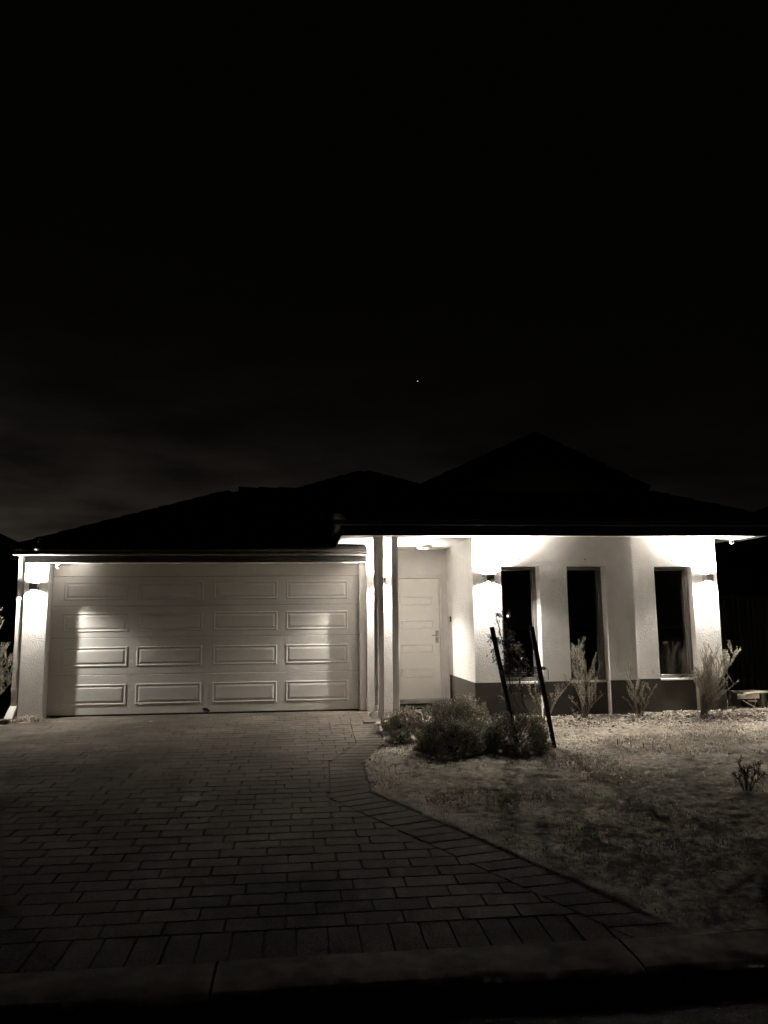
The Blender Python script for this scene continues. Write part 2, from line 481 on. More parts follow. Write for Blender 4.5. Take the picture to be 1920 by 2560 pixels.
def vis_key(g):
    cx, cy = g[2]
    u = (Vector((cx, cy, G(cy)-EYE)))
    z = u.dot(fw); px = u.dot(rt2)/z
    return (0 if abs(px) < 0.50 else 1000) + math.hypot(cx, cy)
order = sorted(range(len(geos)), key=lambda i: vis_key(geos[i]))
tone = lambda: 0.80 + 0.34*rnd.random()**1.3
for i in order[:296]: brick_obj('paver', [geos[i]], [tone()])
rest = order[296:]
brick_obj('far_pavers', [geos[i] for i in rest], [tone() for _ in rest], 'stuff')

# ------------------------------------------------------------------ the house
A, B = 11.30, 11.45            # front wall planes
PF, GD, ED = 12.63, 12.84, 13.35   # pillar fronts, garage door, entry door
CEIL = 2.557
WT, PT = 2.115, 0.405          # window head, plinth top
house = thing('house', 'single storey white rendered house with dark tiled roof and double garage', 'house', (1.3, 12.6, -0.12))
house_inv = Matrix.Translation((-1.3, -12.6, 0.12))
def P(b, name, m, parent=None, smooth=False, kind=None, label=None):
    o = b.build(name, m, None, smooth, kind, label)
    o.parent = parent or house
    if o.parent == house: o.matrix_parent_inverse = house_inv      # parts are written in scene coordinates
    return o

def comb_wall(x0, x1, niches, d, zbot, thick=0.30):
    """front wall with full-height niches under one head"""
    b = MB(); xs = x0
    zh = WT
    for (a, c) in niches + [(x1, x1)]:
        b.quad((xs, d, zbot), (a, d, zbot), (a, d, zh), (xs, d, zh))
        xs = c
    b.quad((x0, d, zh), (x1, d, zh), (x1, d, CEIL-0.002), (x0, d, CEIL-0.002))
    for (a, c) in niches:
        b.quad((a, d, zbot), (a, d+thick, zbot), (a, d+thick, zh), (a, d, zh))
        b.quad((c, d, zbot), (c, d+thick, zbot), (c, d+thick, zh), (c, d, zh))
        b.quad((a, d, zh), (c, d, zh), (c, d+thick, zh), (a, d+thick, zh))
    return b
NA = [(2.985, 3.578), (4.005, 4.612)]
NB = [(5.462, 6.074)]
b = comb_wall(2.555, 5.042, NA, A, -0.4)
b.quad((5.042, A, -0.4), (5.042, B, -0.4), (5.042, B, CEIL-0.002), (5.042, A, CEIL-0.002))
P(b, 'front_wall', M['render'])
P(comb_wall(5.042, 6.485, NB, B, -0.4), 'front_wall', M['render'], label='right hand front wall set slightly back')
b = MB(); b.quad((2.555, A, -0.4), (2.555, ED+0.1, -0.4), (2.555, ED+0.1, CEIL-0.002), (2.555, A, CEIL-0.002))
P(b, 'porch_wall', M['render'])
b = MB(); b.quad((6.485, B, -0.4), (6.485, 20, -0.4), (6.485, 20, CEIL+0.1), (6.485, B, CEIL+0.1))
P(b, 'side_wall', M['render'])
b = MB(); b.quad((-4.30, 20, -0.4), (6.485, 20, -0.4), (6.485, 20, CEIL+0.1), (-4.30, 20, CEIL+0.1))
P(b, 'rear_wall', M['render'])
b = MB(); b.quad((-4.298, PF+0.3, -0.4), (-4.298, 20, -0.4), (-4.298, 20, 2.4), (-4.298, PF+0.3, 2.4))
P(b, 'side_wall', M['render'], label='left side wall of the garage')
# plinth, proud of the wall by 12 mm
e = 0.012
for q in ((2.555-e, 2.985, A-e, A+0.02), (2.555-e, 2.575, A+0.021, 13.20), (3.578, 4.005, A-e, A+0.02), (4.612, 5.042, A-e, A+0.02),
          (5.046, 5.462, B-e, B+0.02), (6.074, 6.485+e, B-e, B+0.02), (6.487, 6.485+e, B+0.021, 16)):
    b = MB(); b.box(*q, -0.38, PT); P(b, 'plinth', M['plinth'])
for (x0, x1), d in ((NA[0], A), (NA[1], A), (NB[0], B)):
    b = MB(); dd_ = d+0.14 if d == A else d+0.10
    b.box(x0+0.002, x1-0.002, dd_, d+0.29, -0.38, PT-0.035)
    P(b, 'spandrel', M['plinth'])
    b = MB(); b.box(x0+0.003, x1-0.003, dd_-0.03, d+0.285, PT-0.033, PT-0.004, 0.004)
    P(b, 'window_sill', M['render'])
    rv = 0.175 if d == A else 0.13
    w = MB(); f0, f1 = d+rv, d+rv+0.085
    t = 0.052
    z0, z1 = PT-0.003, WT-0.002
    w.box(x0+0.002, x0+t, f0, f1, z0, z1, 0.004); w.box(x1-t, x1-0.002, f0, f1, z0, z1, 0.004)
    w.box(x0+t, x1-t, f0, f1, z0, z0+t, 0.004); w.box(x0+t, x1-t, f0, f1, z1-t, z1, 0.004)
    # inner sash bead
    w.box(x1-t-0.02, x1-t, f0+0.03, f1, z0+t, z1-t); w.box(x0+t, x0+t+0.02, f0+0.03, f1, z0+t, z1-t)
    win = P(w, 'window', M['frame'])
    g = MB(); yy = f0+0.055
    g.quad((x0+t+0.019, yy, z0+t-0.002), (x1-t-0.019, yy, z0+t-0.002), (x1-t-0.019, yy, z1-t+0.002), (x0+t+0.019, yy, z1-t+0.002))
    P(g, 'pane', M['glass'], win)
    h = MB(); h.lathe([(0.0001, -0.004), (0.009, -0.003), (0.010, 0.002)], ((x0+x1)/2-0.01, d-0.001, 2.213), 10, 'y')
    P(h, 'weep_vent', M['black_plastic'])
# room behind the windows
b = MB()
b.quad((2.60, 15.2, -0.1), (6.45, 15.2, -0.1), (6.45, 15.2, 2.55), (2.60, 15.2, 2.55))
b.quad((2.60, 11.6, -0.1), (6.45, 11.6, -0.1), (6.45, 15.2, -0.1), (2.60, 15.2, -0.1))
b.quad((2.60, 11.6, -0.1), (2.60, 15.2, -0.1), (2.60, 15.2, 2.55), (2.60, 11.6, 2.55))
b.quad((6.45, 11.62, -0.1), (6.45, 15.2, -0.1), (6.45, 15.2, 2.55), (6.45, 11.62, 2.55))
P(b, 'room_wall', M['inner'])
# garage pillars
b = MB(); b.box(-4.305, -3.947, PF, PF+0.30, -0.3, 2.40, 0.004); P(b, 'garage_pillar', M['render'])
b = MB(); b.box(1.075, 1.565, PF, ED+0.1, -0.3, CEIL-0.003, 0.004); P(b, 'garage_pillar', M['render'])
# garage header above the pillars and inside lintel
b = MB(); b.box(-4.29, 1.07, 12.56, 12.97, 2.279, 2.41); P(b, 'garage_lintel', M['render'])
# entry wall round the door
DX0, DX1 = 1.575, 2.41
b = MB()
b.box(1.566, 2.554, ED+0.02, ED+0.25, 2.115, CEIL-0.003)
b.box(2.470, 2.554, ED+0.02, ED+0.25, -0.3, 2.115)
P(b, 'entry_wall', M['render'])
b = MB()
b.box(DX1+0.005, DX1+0.058, ED-0.01, ED+0.12, -0.08, 2.112, 0.006)
b.box(1.567, DX1+0.005, ED-0.01, ED+0.12, 2.058, 2.112, 0.006)
b.box(DX1+0.002, DX1+0.020, ED+0.01, ED+0.05, -0.02, 2.058)
b.box(DX1+0.020, DX1+0.03, ED-0.018, ED-0.01, -0.08, 2.10)
P(b, 'door_frame', M['jamb'])
b = MB(); b.box(DX0, DX1, ED+0.02, ED+0.06, -0.008, 2.052, 0.003)
fd = P(b, 'front_door', M['door'])
def framed_panel(b, x0, x1, z0, z1, d, prof):
    """nested rectangles (inset, proudness) making one moulded panel"""
    rings = []
    for ins, pr in prof:
        i = len(b.v); b.v += [(x0+ins, d-pr, z0+ins), (x1-ins, d-pr, z0+ins), (x1-ins, d-pr, z1-ins), (x0+ins, d-pr, z1-ins)]; rings.append(i)
    for a, c in zip(rings, rings[1:]):
        for j in range(4): b.f.append((a+j, a+(j+1) % 4, c+(j+1) % 4, c+j))
    b.f.append(tuple(rings[-1]+j for j in range(4)))
for z0, z1 in ((1.587, 1.733), (1.182, 1.323), (0.777, 0.916), (0.358, 0.507)):
    b = MB(); framed_panel(b, 1.74, 2.297, z0, z1, ED+0.0195, [(0, -0.001), (0.004, 0.011), (0.012, 0.011), (0.018, 0.0005), (0.023, 0.006)])
    P(b, 'door_panel', M['door'], fd)
b = MB()
b.box(2.335, 2.393, ED+0.008, ED+0.021, 1.045, 1.150, 0.004); b.box(2.335, 2.393, ED+0.008, ED+0.021, 0.935, 1.035, 0.004)
P(b, 'lock_plate', M['steel'], fd)
b = MB(); b.lathe([(0.0001, -0.018), (0.017, -0.016), (0.018, 0)], (2.364, ED+0.008, 0.985), 14, 'y'); P(b, 'lock_cylinder', M['steel'], fd, smooth=False)
b = MB(); b.tube([(2.364, ED+0.01, 1.065), (2.364, ED-0.04, 1.065)], 0.010, 10); b.tube([(2.372, ED-0.038, 1.065), (2.262, ED-0.040, 1.067)], [0.010, 0.008], 10)
P(b, 'door_handle', M['steel'], fd)
b = MB(); b.box(1.567, DX1+0.075, ED-0.035, ED+0.10, -0.082, -0.012, 0.006); P(b, 'door_sill', M['sill'])
b = MB(); b.box(1.567, 2.54, ED-0.02, ED+0.1, -0.30, -0.083); P(b, 'door_step', M['plinth'])

# garage door: dark backing, four sections, sixteen moulded panels
kx = 0.9984
kz = lambda z: EYE+(z-EYE)*kx
b = MB(); b.box(-3.93, 1.06, GD+0.03, GD+0.06, -0.11, 2.30)
gdoor = P(b, 'garage_door', M['frame'])
secs = [(-0.095, 0.516), (0.521, 1.097), (1.102, 1.600), (1.605, 2.072), (2.078, 2.30)]
for z0, z1 in secs:
    b = MB(); b.box(-3.940, 0.957, GD, GD+0.03, kz(z0), kz(z1), 0.003)
    P(b, 'door_section', M['garage'], gdoor)
PX = [(-3.762, -2.746), (-2.607, -1.579), (-1.412, -0.376), (-0.238, 0.782)]
PZ = [(0.047, 0.374), (0.645, 0.957), (1.193, 1.499), (1.698, 1.997)]
for z0, z1 in PZ:
    for x0, x1 in PX:
        b = MB(); framed_panel(b, x0*kx, x1*kx, kz(z0), kz(z1), GD-0.0005, [(0, -0.001), (0.008, 0.006), (0.020, 0.007), (0.034, 0.001), (0.044, 0.001), (0.070, 0.008), (0.076, 0.008)])
        P(b, 'door_panel', M['garage'], gdoor)
b = MB(); b.box(-3.938, 0.955, GD-0.006, GD+0.03, -0.116, kz(-0.096)); P(b, 'rubber_seal', M['black_plastic'], gdoor)
b = MB(); b.box(0.960, 1.074, 12.71, 12.95, -0.15, 2.278, 0.004); P(b, 'door_jamb', M['jamb'])

# eaves: soffit, cover strip, fascias, gutters
b = MB(); b.box(0.582, 6.995, 10.888, 13.42, CEIL, CEIL+0.02); P(b, 'soffit', M['soffit'])
b = MB(); b.box(0.60, 2.55, 11.285, 11.315, CEIL-0.006, CEIL-0.001); P(b, 'cover_strip', M['soffit'])
b = MB(); b.box(0.566, 7.012, 10.868, 10.886, CEIL-0.030, 2.735); b.box(0.564, 0.581, 10.887, 12.70, CEIL-0.030, 2.735); b.box(6.996, 7.013, 10.887, 20, CEIL-0.030, 2.735)
P(b, 'fascia', M['charcoal'])
def gut(d):
    return [(d, 2.668), (d-0.060, 2.668), (d-0.074, 2.680), (d-0.077, 2.730), (d-0.085, 2.735), (d-0.085, 2.746), (d-0.070, 2.746), (d-0.068, 2.690), (d, 2.680)]
b = MB(); b.extrude_x(gut(10.867), 0.455, 7.13); P(b, 'gutter', M['charcoal'])
gl = [(0.563-(10.867-y), z) for y, z in gut(10.867)]
b = MB(); b.extrude_y(gl, 10.87, 12.55); P(b, 'gutter', M['charcoal'])
b = MB(); b.extrude_y([(7.014+(10.867-y), z) for y, z in gut(10.867)], 10.87, 20); P(b, 'gutter', M['charcoal'])
# garage fascia (two steps) and gutter
b = MB(); b.box(-4.275, 1.072, 12.50, 12.56, 2.276, 2.318, 0.004); b.box(-4.275, 1.072, 12.512, 12.56, 2.319, 2.352, 0.003); b.box(-4.275, 1.072, 12.505, 12.56, 2.353, 2.39, 0.003)
P(b, 'fascia', M['gutter'], label='stepped dark fascia over the garage door')
gg = [(12.50, 2.383), (12.405, 2.383), (12.385, 2.392), (12.380, 2.418), (12.392, 2.424), (12.392, 2.446), (12.375, 2.452), (12.372, 2.470), (12.395, 2.474), (12.405, 2.40), (12.50, 2.40)]
b = MB(); b.extrude_x(gg, -4.425, 1.073); P(b, 'gutter', M['gutter'], label='dark garage gutter catching the pillar light')
b = MB(); b.extrude_y([(-4.30-(12.5-y), z) for y, z in gg], 12.50, 19); P(b, 'gutter', M['gutter'])

# porch posts on steel stirrups
for px_ in (1.172, 1.388):
    b = MB(); b.box(px_-0.044, px_+0.044, 11.30, 11.388, -0.045, CEIL-0.001, 0.006)
    po = P(b, 'porch_post', M['post'])
    s = MB(); s.box(px_-0.050, px_-0.0445, 11.31, 11.378, -0.05, 0.065); s.box(px_+0.0445, px_+0.050, 11.31, 11.378, -0.05, 0.065); s.box(px_-0.050, px_+0.050, 11.31, 11.378, -0.056, -0.0465)
    s.tube([(px_, 11.344, -0.05), (px_, 11.344, -0.19)], 0.018, 10)
    P(s, 'post_stirrup', M['steel'], po)
    for bx, bz in ((-0.018, 0.005), (0.022, 0.05)):
        s = MB(); s.lathe([(0.0001, -0.010), (0.009, -0.009), (0.011, 0.001)], (px_+bx, 11.30, bz), 8, 'y'); P(s, 'bolt', M['steel'], po)
b = MB(); b.box(1.055, 1.235, 11.25, 11.42, G(11.3)-0.05, G(11.3)+0.012, 0.004); P(b, 'post_pad', M['concrete'])
b = MB(); b.box(1.30, 1.48, 11.25, 11.42, G(11.3)-0.05, G(11.3)+0.012, 0.004); P(b, 'post_pad', M['concrete'])
# downpipe beside the first post
b = MB(); b.box(1.070, 1.126, 11.272, 11.328, 0.125, CEIL-0.002, 0.008)
dp = P(b, 'downpipe', M['pipe'])
s = MB(); s.tube([(1.098, 11.30, 0.15), (1.090, 11.295, 0.10), (1.000, 11.27, -0.025)], 0.036, 4); P(s, 'spout', M['pipe'], dp)
s = MB(); s.box(1.064, 1.132, 11.264, 11.298, 0.36, 0.385, 0.003); s.box(1.064, 1.132, 11.266, 11.298, 0.395, 0.405); s.box(1.126, 1.150, 11.268, 11.302, 0.365, 0.40); P(s, 'strap', M['pale_pipe'], dp)
s = MB(); s.box(1.066, 1.130, 11.268, 11.332, 1.70, 1.735, 0.003); P(s, 'pipe_joint', M['pipe'], dp)
# downpipe on the garage corner
b = MB(); b.box(-4.425, -4.325, PF+0.03, PF+0.11, 0.08, 2.385, 0.010)
dp = P(b, 'downpipe', M['pale_pipe'], label='pale downpipe on the garage corner')
s = MB(); s.poly([(-4.425, 12.655, 0.085), (-4.325, 12.655, 0.085), (-4.335, 12.47, -0.09), (-4.445, 12.47, -0.09)])
s.poly([(-4.425, 12.745, 0.085), (-4.325, 12.745, 0.085), (-4.335, 12.56, -0.09), (-4.445, 12.56, -0.09)])
s.quad((-4.425, 12.655, 0.085), (-4.425, 12.745, 0.085), (-4.445, 12.56, -0.09), (-4.445, 12.47, -0.09)); s.quad((-4.325, 12.655, 0.085), (-4.325, 12.745, 0.085), (-4.335, 12.56, -0.09), (-4.335, 12.47, -0.09))
P(s, 'spout', M['pale_pipe'], dp)
for z in (1.70, 0.30):
    s = MB(); s.box(-4.43, -4.29, PF+0.02, PF+0.116, z, z+0.016, 0.002); s.box(-4.43, -4.29, PF+0.02, PF+0.116, z+0.032, z+0.046, 0.002); P(s, 'strap', M['pale_pipe'], dp)

# ---------------- roofs
def roof_plane(eL, eR, tL, tR, course=0.33, pitch_w=0.30):
    eL, eR, tL, tR = [Vector(p) for p in (eL, eR, tL, tR)]
    nrm = (eR-eL).cross((tL+tR)/2-(eL+eR)/2); nrm.normalize()
    if nrm.z < 0: nrm = -nrm
    L = ((tL+tR)/2-(eL+eR)/2)
    L = (L - (eR-eL).normalized()*L.dot((eR-eL).normalized())).length
    nC = max(1, int(round(L/course)))
    along = (eR-eL).normalized()
    V, F = [], []
    for k in range(nC):
        t0, t1 = k/nC, (k+1)/nC + 0.02
        rows = []
        for t, lift in ((t0, 0.0), (t0, 0.040), (min(t1, 1.0), 0.004)):
            a, c = eL.lerp(tL, t), eR.lerp(tR, t)
            W = (eR-eL).length
            n = max(2, int(W/0.05))
            r = []
            for j in range(n+1):
                p = a.lerp(c, j/n)
                s = (p-eL).dot(along)
                wv = 0.022*max(0.0, math.cos(2*math.pi*s/pitch_w)) if lift > 0.01 else (0.012*max(0.0, math.cos(2*math.pi*s/pitch_w)) if lift > 0 else 0.0)
                r.append(len(V)); V.append(p+nrm*(lift+wv))
            rows.append(r)
        for ra, rb in zip(rows, rows[1:]):
            for j in range(len(ra)-1): F.append((ra[j], ra[j+1], rb[j+1], rb[j]))
    return V, F
cap = MB()
ncap = 8
for k, (xx, r) in enumerate(((0.0, 0.135), (0.44, 0.11))):
    for j in range(ncap+1):
        t = math.pi*j/ncap; cap.v.append((xx, r*math.cos(t), r*0.75*math.sin(t)))
for j in range(ncap): cap.f.append((j, j+1, ncap+2+j, ncap+1+j))
cap.f.append(tuple(range(ncap+1)))
cap_me = cap.mesh('ridge_tile', M['tile'])
def caps(a, c, parent):
    a, c = Vector(a), Vector(c); d = c-a; L = d.length; d.normalize()
    n = int(L/0.40)
    side = Vector((0, 0, 1)).cross(d); side.normalize(); u = d.cross(side)
    for k in range(n):
        p = a + d*(k*0.40) - u*0.005
        o = bpy.data.objects.new('ridge_tile', cap_me); COL.objects.link(o); o.parent = parent
        o.matrix_basis = Matrix(((d.x, side.x, u.x, p.x), (d.y, side.y, u.y, p.y), (d.z, side.z, u.z, p.z), (0, 0, 0, 1)))
def roof(label, planes, cap_lines, under):
    b = MB()
    for q in under: b.poly(q)
    r = P(b, 'roof', M['tile'], label=label)
    V, F = [], []
    for pl in planes:
        v, f = roof_plane(*pl); i = len(V); V += v; F += [tuple(i+k for k in q) for q in f]
    o = np_mesh('roof_tiles', np.array([tuple(v) for v in V]), np.array(F), M['tile'], kind='stuff')
    o.parent = r
    for a, c in cap_lines: caps(a, c, r)
    return r
S = 0.4663
# garage roof
ge, gt = 12.40, 15.57
c0, c1 = (-4.42, ge, 2.475), (1.06, ge, 2.475)
r0, r1 = (-1.25, gt, 3.953), (4.0, gt, 3.953)
b0, b1 = (-4.42, 18.74, 2.475), (1.06, 18.74, 2.475)
rg = roof('hipped tiled roof over the garage', [(c0, c1, r0, (1.06, gt, 3.953)), (b0, c0, r0, (-1.251, gt, 3.953))], [(c0, r0), (r0, r1)],
     [[Vector(p)-Vector((0, 0, 0.03)) for p in (c0, c1, (1.06, gt, 3.953), r0)], [Vector(p)-Vector((0, 0, 0.03)) for p in (b0, c0, r0)]])
# main roof with a dutch gable
z0 = 2.742; xa, xb, ye = 0.53, 7.05, 10.80
gz = 3.40; ins = (gz-z0)/S; yg = ye+ins
xm = (xa+xb)/2; rz = gz + (xm-(xa+ins))*S
yo = 11.93
pl = [((xa, ye, z0), (xb, ye, z0), (xa+ins, yg, gz), (xb-ins, yg, gz)),
      ((xa, 20, z0), (xa, ye, z0), (xa+ins, 20, gz), (xa+ins, yg, gz)), ((xb, ye, z0), (xb, 20, z0), (xb-ins, yg, gz), (xb-ins, 20, gz)),
      ((xa+ins, 20, gz), (xa+ins, yo, gz), (xm, 20, rz), (xm, yo, rz)), ((xb-ins, yo, gz), (xb-ins, 20, gz), (xm, yo, rz), (xm, 20, rz))]
rm = roof('tiled main roof rising to a gable', pl, [((xa, ye, z0), (xa+ins, yg, gz)), ((xb, ye, z0), (xb-ins, yg, gz)), ((xa+ins, yo-0.02, gz), (xm, yo-0.02, rz)), ((xb-ins, yo-0.02, gz), (xm, yo-0.02, rz)), ((xm, yo, rz), (xm, 20, rz))],
     [[Vector(p)-Vector((0, 0, 0.03)) for p in ((xa, ye, z0), (xb, ye, z0), (xb-ins, yg, gz), (xa+ins, yg, gz))]])
b = MB(); b.poly([(xa+ins+0.02, yg+0.03, gz-0.02), (xb-ins-0.02, yg+0.03, gz-0.02), (xm, yg+0.03, rz-0.04)]); P(b, 'gable', M['gable'], rm)
b = MB()
for s_, xe in ((1, xa+ins), (-1, xb-ins)):
    q = [(xe-0.30*s_, gz-0.13), (xm, rz-0.02), (xm, rz-0.27), (xe+0.22*s_, gz-0.14)]
    i = len(b.v); b.v += [(x, yo, z) for x, z in q] + [(x, yo+0.03, z) for x, z in q]
    for j in range(4): b.f.append((i+j, i+(j+1) % 4, i+4+(j+1) % 4, i+4+j))
    b.f += [(i, i+1, i+2, i+3), (i+7, i+6, i+5, i+4)]
P(b, 'barge_board', M['tile'], rm)
# rear roof of the house
ap, hw = Vector((1.57, 19.0, 5.04)), 5.2
fl, fr = Vector((ap.x-hw, ap.y-hw, 2.6)), Vector((ap.x+hw, ap.y-hw, 2.6))
bl, br = Vector((ap.x-hw, ap.y+hw, 2.6)), Vector((ap.x+hw, ap.y+hw, 2.6))
e1 = Vector((0.02, 0, 0))
roof('high hipped roof at the back of the house', [(fl, fr, ap-e1, ap+e1), (bl, fl, ap-e1, ap-e1*1.1), (fr, br, ap+e1, ap+e1*1.1)], [(fl, ap), (fr, ap)], [[fl, fr, ap], [bl, fl, ap], [fr, br, ap]])

# ------------------------------------------------------------------ wall lamps (lit)
def lamp_parts():
    w, h, dp_ = 0.057, 0.051, 0.134; r = 0.044; n = 24
    hb = MB()      # box shell with round openings
    cy_ = -0.012 - dp_/2
    y0, y1 = -0.012-dp_, -0.012
    hb.quad((-w, y0, -h), (w, y0, -h), (w, y0, h), (-w, y0, h)); hb.quad((-w, y1, -h), (w, y1, -h), (w, y1, h), (-w, y1, h))
    hb.quad((-w, y0, -h), (-w, y1, -h), (-w, y1, h), (-w, y0, h)); hb.quad((w, y0, -h), (w, y1, -h), (w, y1, h), (w, y0, h))
    for z in (-h, h):
        outer, inner = [], []
        for j in range(n):
            t = 2*math.pi*j/n; c, s_ = math.cos(t), math.sin(t)
            k = min(w/abs(c) if abs(c) > 1e-6 else 9, (dp_/2)/abs(s_) if abs(s_) > 1e-6 else 9)
            outer.append((k*c, cy_+k*s_, z)); inner.append((r*c, cy_+r*s_, z))
        i = len(hb.v); hb.v += outer + inner
        for j in range(n): hb.f.append((i+j, i+(j+1) % n, i+n+(j+1) % n, i+n+j))
    inn = MB(); inn.lathe([(r, -h+0.0005), (r, h-0.0005)], (0, cy_, 0), n); inn.lathe([(r, -0.002), (0.0001, -0.002), (0.0001, 0.002), (r, 0.002)], (0, cy_, 0), n)
    bp_ = MB(); bp_.box(-0.048, 0.048, -0.0115, 0.0, -0.043, 0.043, 0.002)
    return hb.mesh('housing', M['lamp_body']), inn.mesh('reflector', M['lamp_inner'], True), bp_.mesh('back_plate', M['lamp_body']), cy_, h
hm_, im_, bm_, lcy, lh = lamp_parts()
lamps = [(-4.128, PF, 1.905, 'lit up-and-down wall lamp on the left garage pillar'),
         (1.322, PF, 1.965, 'lit up-and-down wall lamp hidden behind the porch post and downpipe'),
         (2.790, A, 1.930, 'lit up-and-down wall lamp between the porch corner and the first window'),
         (6.292, B, 1.930, 'lit up-and-down wall lamp at the right end of the house front')]
# the lamp beam: an even cone about the axis that fades to a weak wide spill, as a reflector lamp throws it
def make_beam(name, energy, spill, axis):
    beam = bpy.data.lights.new(name, 'POINT'); beam.energy = energy; beam.color = LIGHT_COL; beam.shadow_soft_size = 0.007
    beam.use_nodes = True
    bn, bl_ = beam.node_tree.nodes, beam.node_tree.links
    btc = bn.new('ShaderNodeTexCoord'); bnm = bn.new('ShaderNodeVectorMath'); bnm.operation = 'NORMALIZE'; bl_.new(btc.outputs['Normal'], bnm.inputs[0])
    bsp = bn.new('ShaderNodeSeparateXYZ'); bl_.new(bnm.outputs['Vector'], bsp.inputs[0])
    ab = bn.new('ShaderNodeMath'); ab.operation = 'ABSOLUTE'; bl_.new(bsp.outputs['Z'], ab.inputs[0])
    r_ = bn.new('ShaderNodeMapRange'); r_.interpolation_type = 'SMOOTHSTEP'; bl_.new(ab.outputs[0], r_.inputs['Value'])
    r_.inputs['From Min'].default_value = 0.10; r_.inputs['From Max'].default_value = 0.90
    r_.inputs['To Min'].default_value = spill; r_.inputs['To Max'].default_value = 1.0
    q_ = bn.new('ShaderNodeMapRange'); q_.interpolation_type = 'SMOOTHSTEP'; bl_.new(ab.outputs[0], q_.inputs['Value'])
    q_.inputs['From Min'].default_value = 0.90; q_.inputs['From Max'].default_value = 0.998
    q_.inputs['To Min'].default_value = 1.0; q_.inputs['To Max'].default_value = axis
    mu = bn.new('ShaderNodeMath'); mu.operation = 'MULTIPLY'; bl_.new(r_.outputs['Result'], mu.inputs[0]); bl_.new(q_.outputs['Result'], mu.inputs[1])
    bl_.new(mu.outputs[0], bn['Emission'].inputs['Strength'])
    return beam
beams = {-1: make_beam('lamp_light', LAMP_POWER, 0.012, 0.85), 1: make_beam('lamp_light', LAMP_POWER*UP_GAIN, 0.05, 0.9)}
for lx, ly, lz, lab in lamps:
    t = thing('wall_lamp', lab, 'wall lamp', (lx, ly-0.0005, lz), 'up-and-down wall lamps on the house front')
    for nm, me in (('housing', hm_), ('reflector', im_), ('back_plate', bm_)):
        o = bpy.data.objects.new(nm, me); COL.objects.link(o); o.parent = t
    for sgn in (1, -1):
        ld = beams[sgn]
        lo = bpy.data.objects.new('lamp_light', ld); COL.objects.link(lo); lo.parent = t; lo.location = (0, lcy, sgn*(lh-0.0205))
        ad = bpy.data.lights.new('lamp_fill', 'AREA'); ad.shape = 'DISK'; ad.size = 0.07; ad.energy = 3.5; ad.color = LIGHT_COL  # added weak fill light at each opening, softens the dark between the beams
        ao = bpy.data.objects.new('lamp_fill', ad); COL.objects.link(ao); ao.parent = t; ao.location = (0, lcy, sgn*(lh+0.0015))
        ao.rotation_euler = (0, 0 if sgn < 0 else math.pi, 0)

# porch ceiling light (off), door bell, cameras, roof vent, drain, mat
t = thing('ceiling_light', 'round white ceiling light above the front door, switched off', 'ceiling light', (2.035, 12.58, CEIL))
b = MB(); b.lathe([(0.0001, 0), (0.128, 0), (0.132, -0.006), (0.132, -0.040), (0.124, -0.044)], (0, 0, -0.001), 32); b.build('rim', M['steel'], t, True)
b = MB(); b.lathe([(0.124, -0.040), (0.11, -0.056), (0.08, -0.066), (0.04, -0.071), (0.0001, -0.072)], (0, 0, 0), 32); b.build('diffuser', M['opal'], t, True)
t = thing('door_bell', 'small black door bell on the porch wall beside the front door', 'door bell', (2.555, 13.05, 1.34))
b = MB(); b.box(-0.022, -0.001, -0.04, 0.04, -0.047, 0.047, 0.004); b.build('body', M['black_plastic'], t)
b = MB(); b.lathe([(0.0001, -0.004), (0.010, -0.003), (0.011, 0.0)], (-0.022, 0, -0.022), 12, 'x'); b.build('button', M['steel'], t)
t = thing('security_camera', 'small white dome camera under the left end of the garage fascia', 'security camera', (-3.83, 12.70, 2.279), 'security cameras under the eaves')
b = MB(); b.lathe([(0.0001, 0), (0.040, 0), (0.042, -0.012), (0.036, -0.02)], (0, 0, 0), 20); b.build('base', M['white_plastic'], t)
b = MB(); b.lathe([(0.0001, 0.030), (0.022, 0.026), (0.036, 0.010), (0.038, -0.006), (0.028, -0.026), (0.012, -0.035), (0.0001, -0.036)], (0, -0.004, -0.045), 20); b.build('ball', M['white_plastic'], t, True)
b = MB(); b.lathe([(0.0001, -0.012), (0.019, -0.010), (0.021, 0.004)], (0.014, -0.034, -0.056), 16, 'y'); b.build('lens', M['black_plastic'], t)
t = thing('security_camera', 'small white camera under the right corner of the main eave', 'security camera', (6.86, 11.60, CEIL), 'security cameras under the eaves')
b = MB(); b.lathe([(0.0001, 0), (0.040, 0), (0.042, -0.012), (0.036, -0.02)], (0, 0, -0.001), 20); b.build('base', M['white_plastic'], t)
b = MB(); b.lathe([(0.0001, 0.030), (0.022, 0.026), (0.036, 0.010), (0.038, -0.006), (0.028, -0.026), (0.012, -0.035), (0.0001, -0.036)], (0, -0.004, -0.045), 20); b.build('ball', M['white_plastic'], t, True)
b = MB(); b.lathe([(0.0001, -0.012), (0.021, -0.010), (0.023, 0.004)], (-0.008, -0.036, -0.048), 16, 'y'); b.build('lens', M['black_plastic'], t)
t = thing('roof_vent', 'small capped vent pipe standing at the garage gutter corner', 'vent pipe', (-4.07, 12.43, 2.47))
b = MB(); b.lathe([(0.0001, 0.008), (0.058, 0.006), (0.060, 0.0), (0.050, -0.02)], (0, -0.02, 0.006), 16); b.build('flange', M['white_plastic'], t)
b = MB(); b.tube([(0, 0, -0.02), (0, 0, 0.165)], 0.020, 10); b.build('pipe', M['gutter'], t)
b = MB(); b.lathe([(0.0001, 0.022), (0.026, 0.018), (0.038, 0.004), (0.036, 0.0), (0.0001, 0.0)], (0.008, 0, 0.165), 14); b.build('cap', M['pale_pipe'], t)
t = thing('drain_grate', 'small dark slotted drain grate in the paving by the porch posts', 'drain', (1.01, 11.50, G(11.5)+0.004))
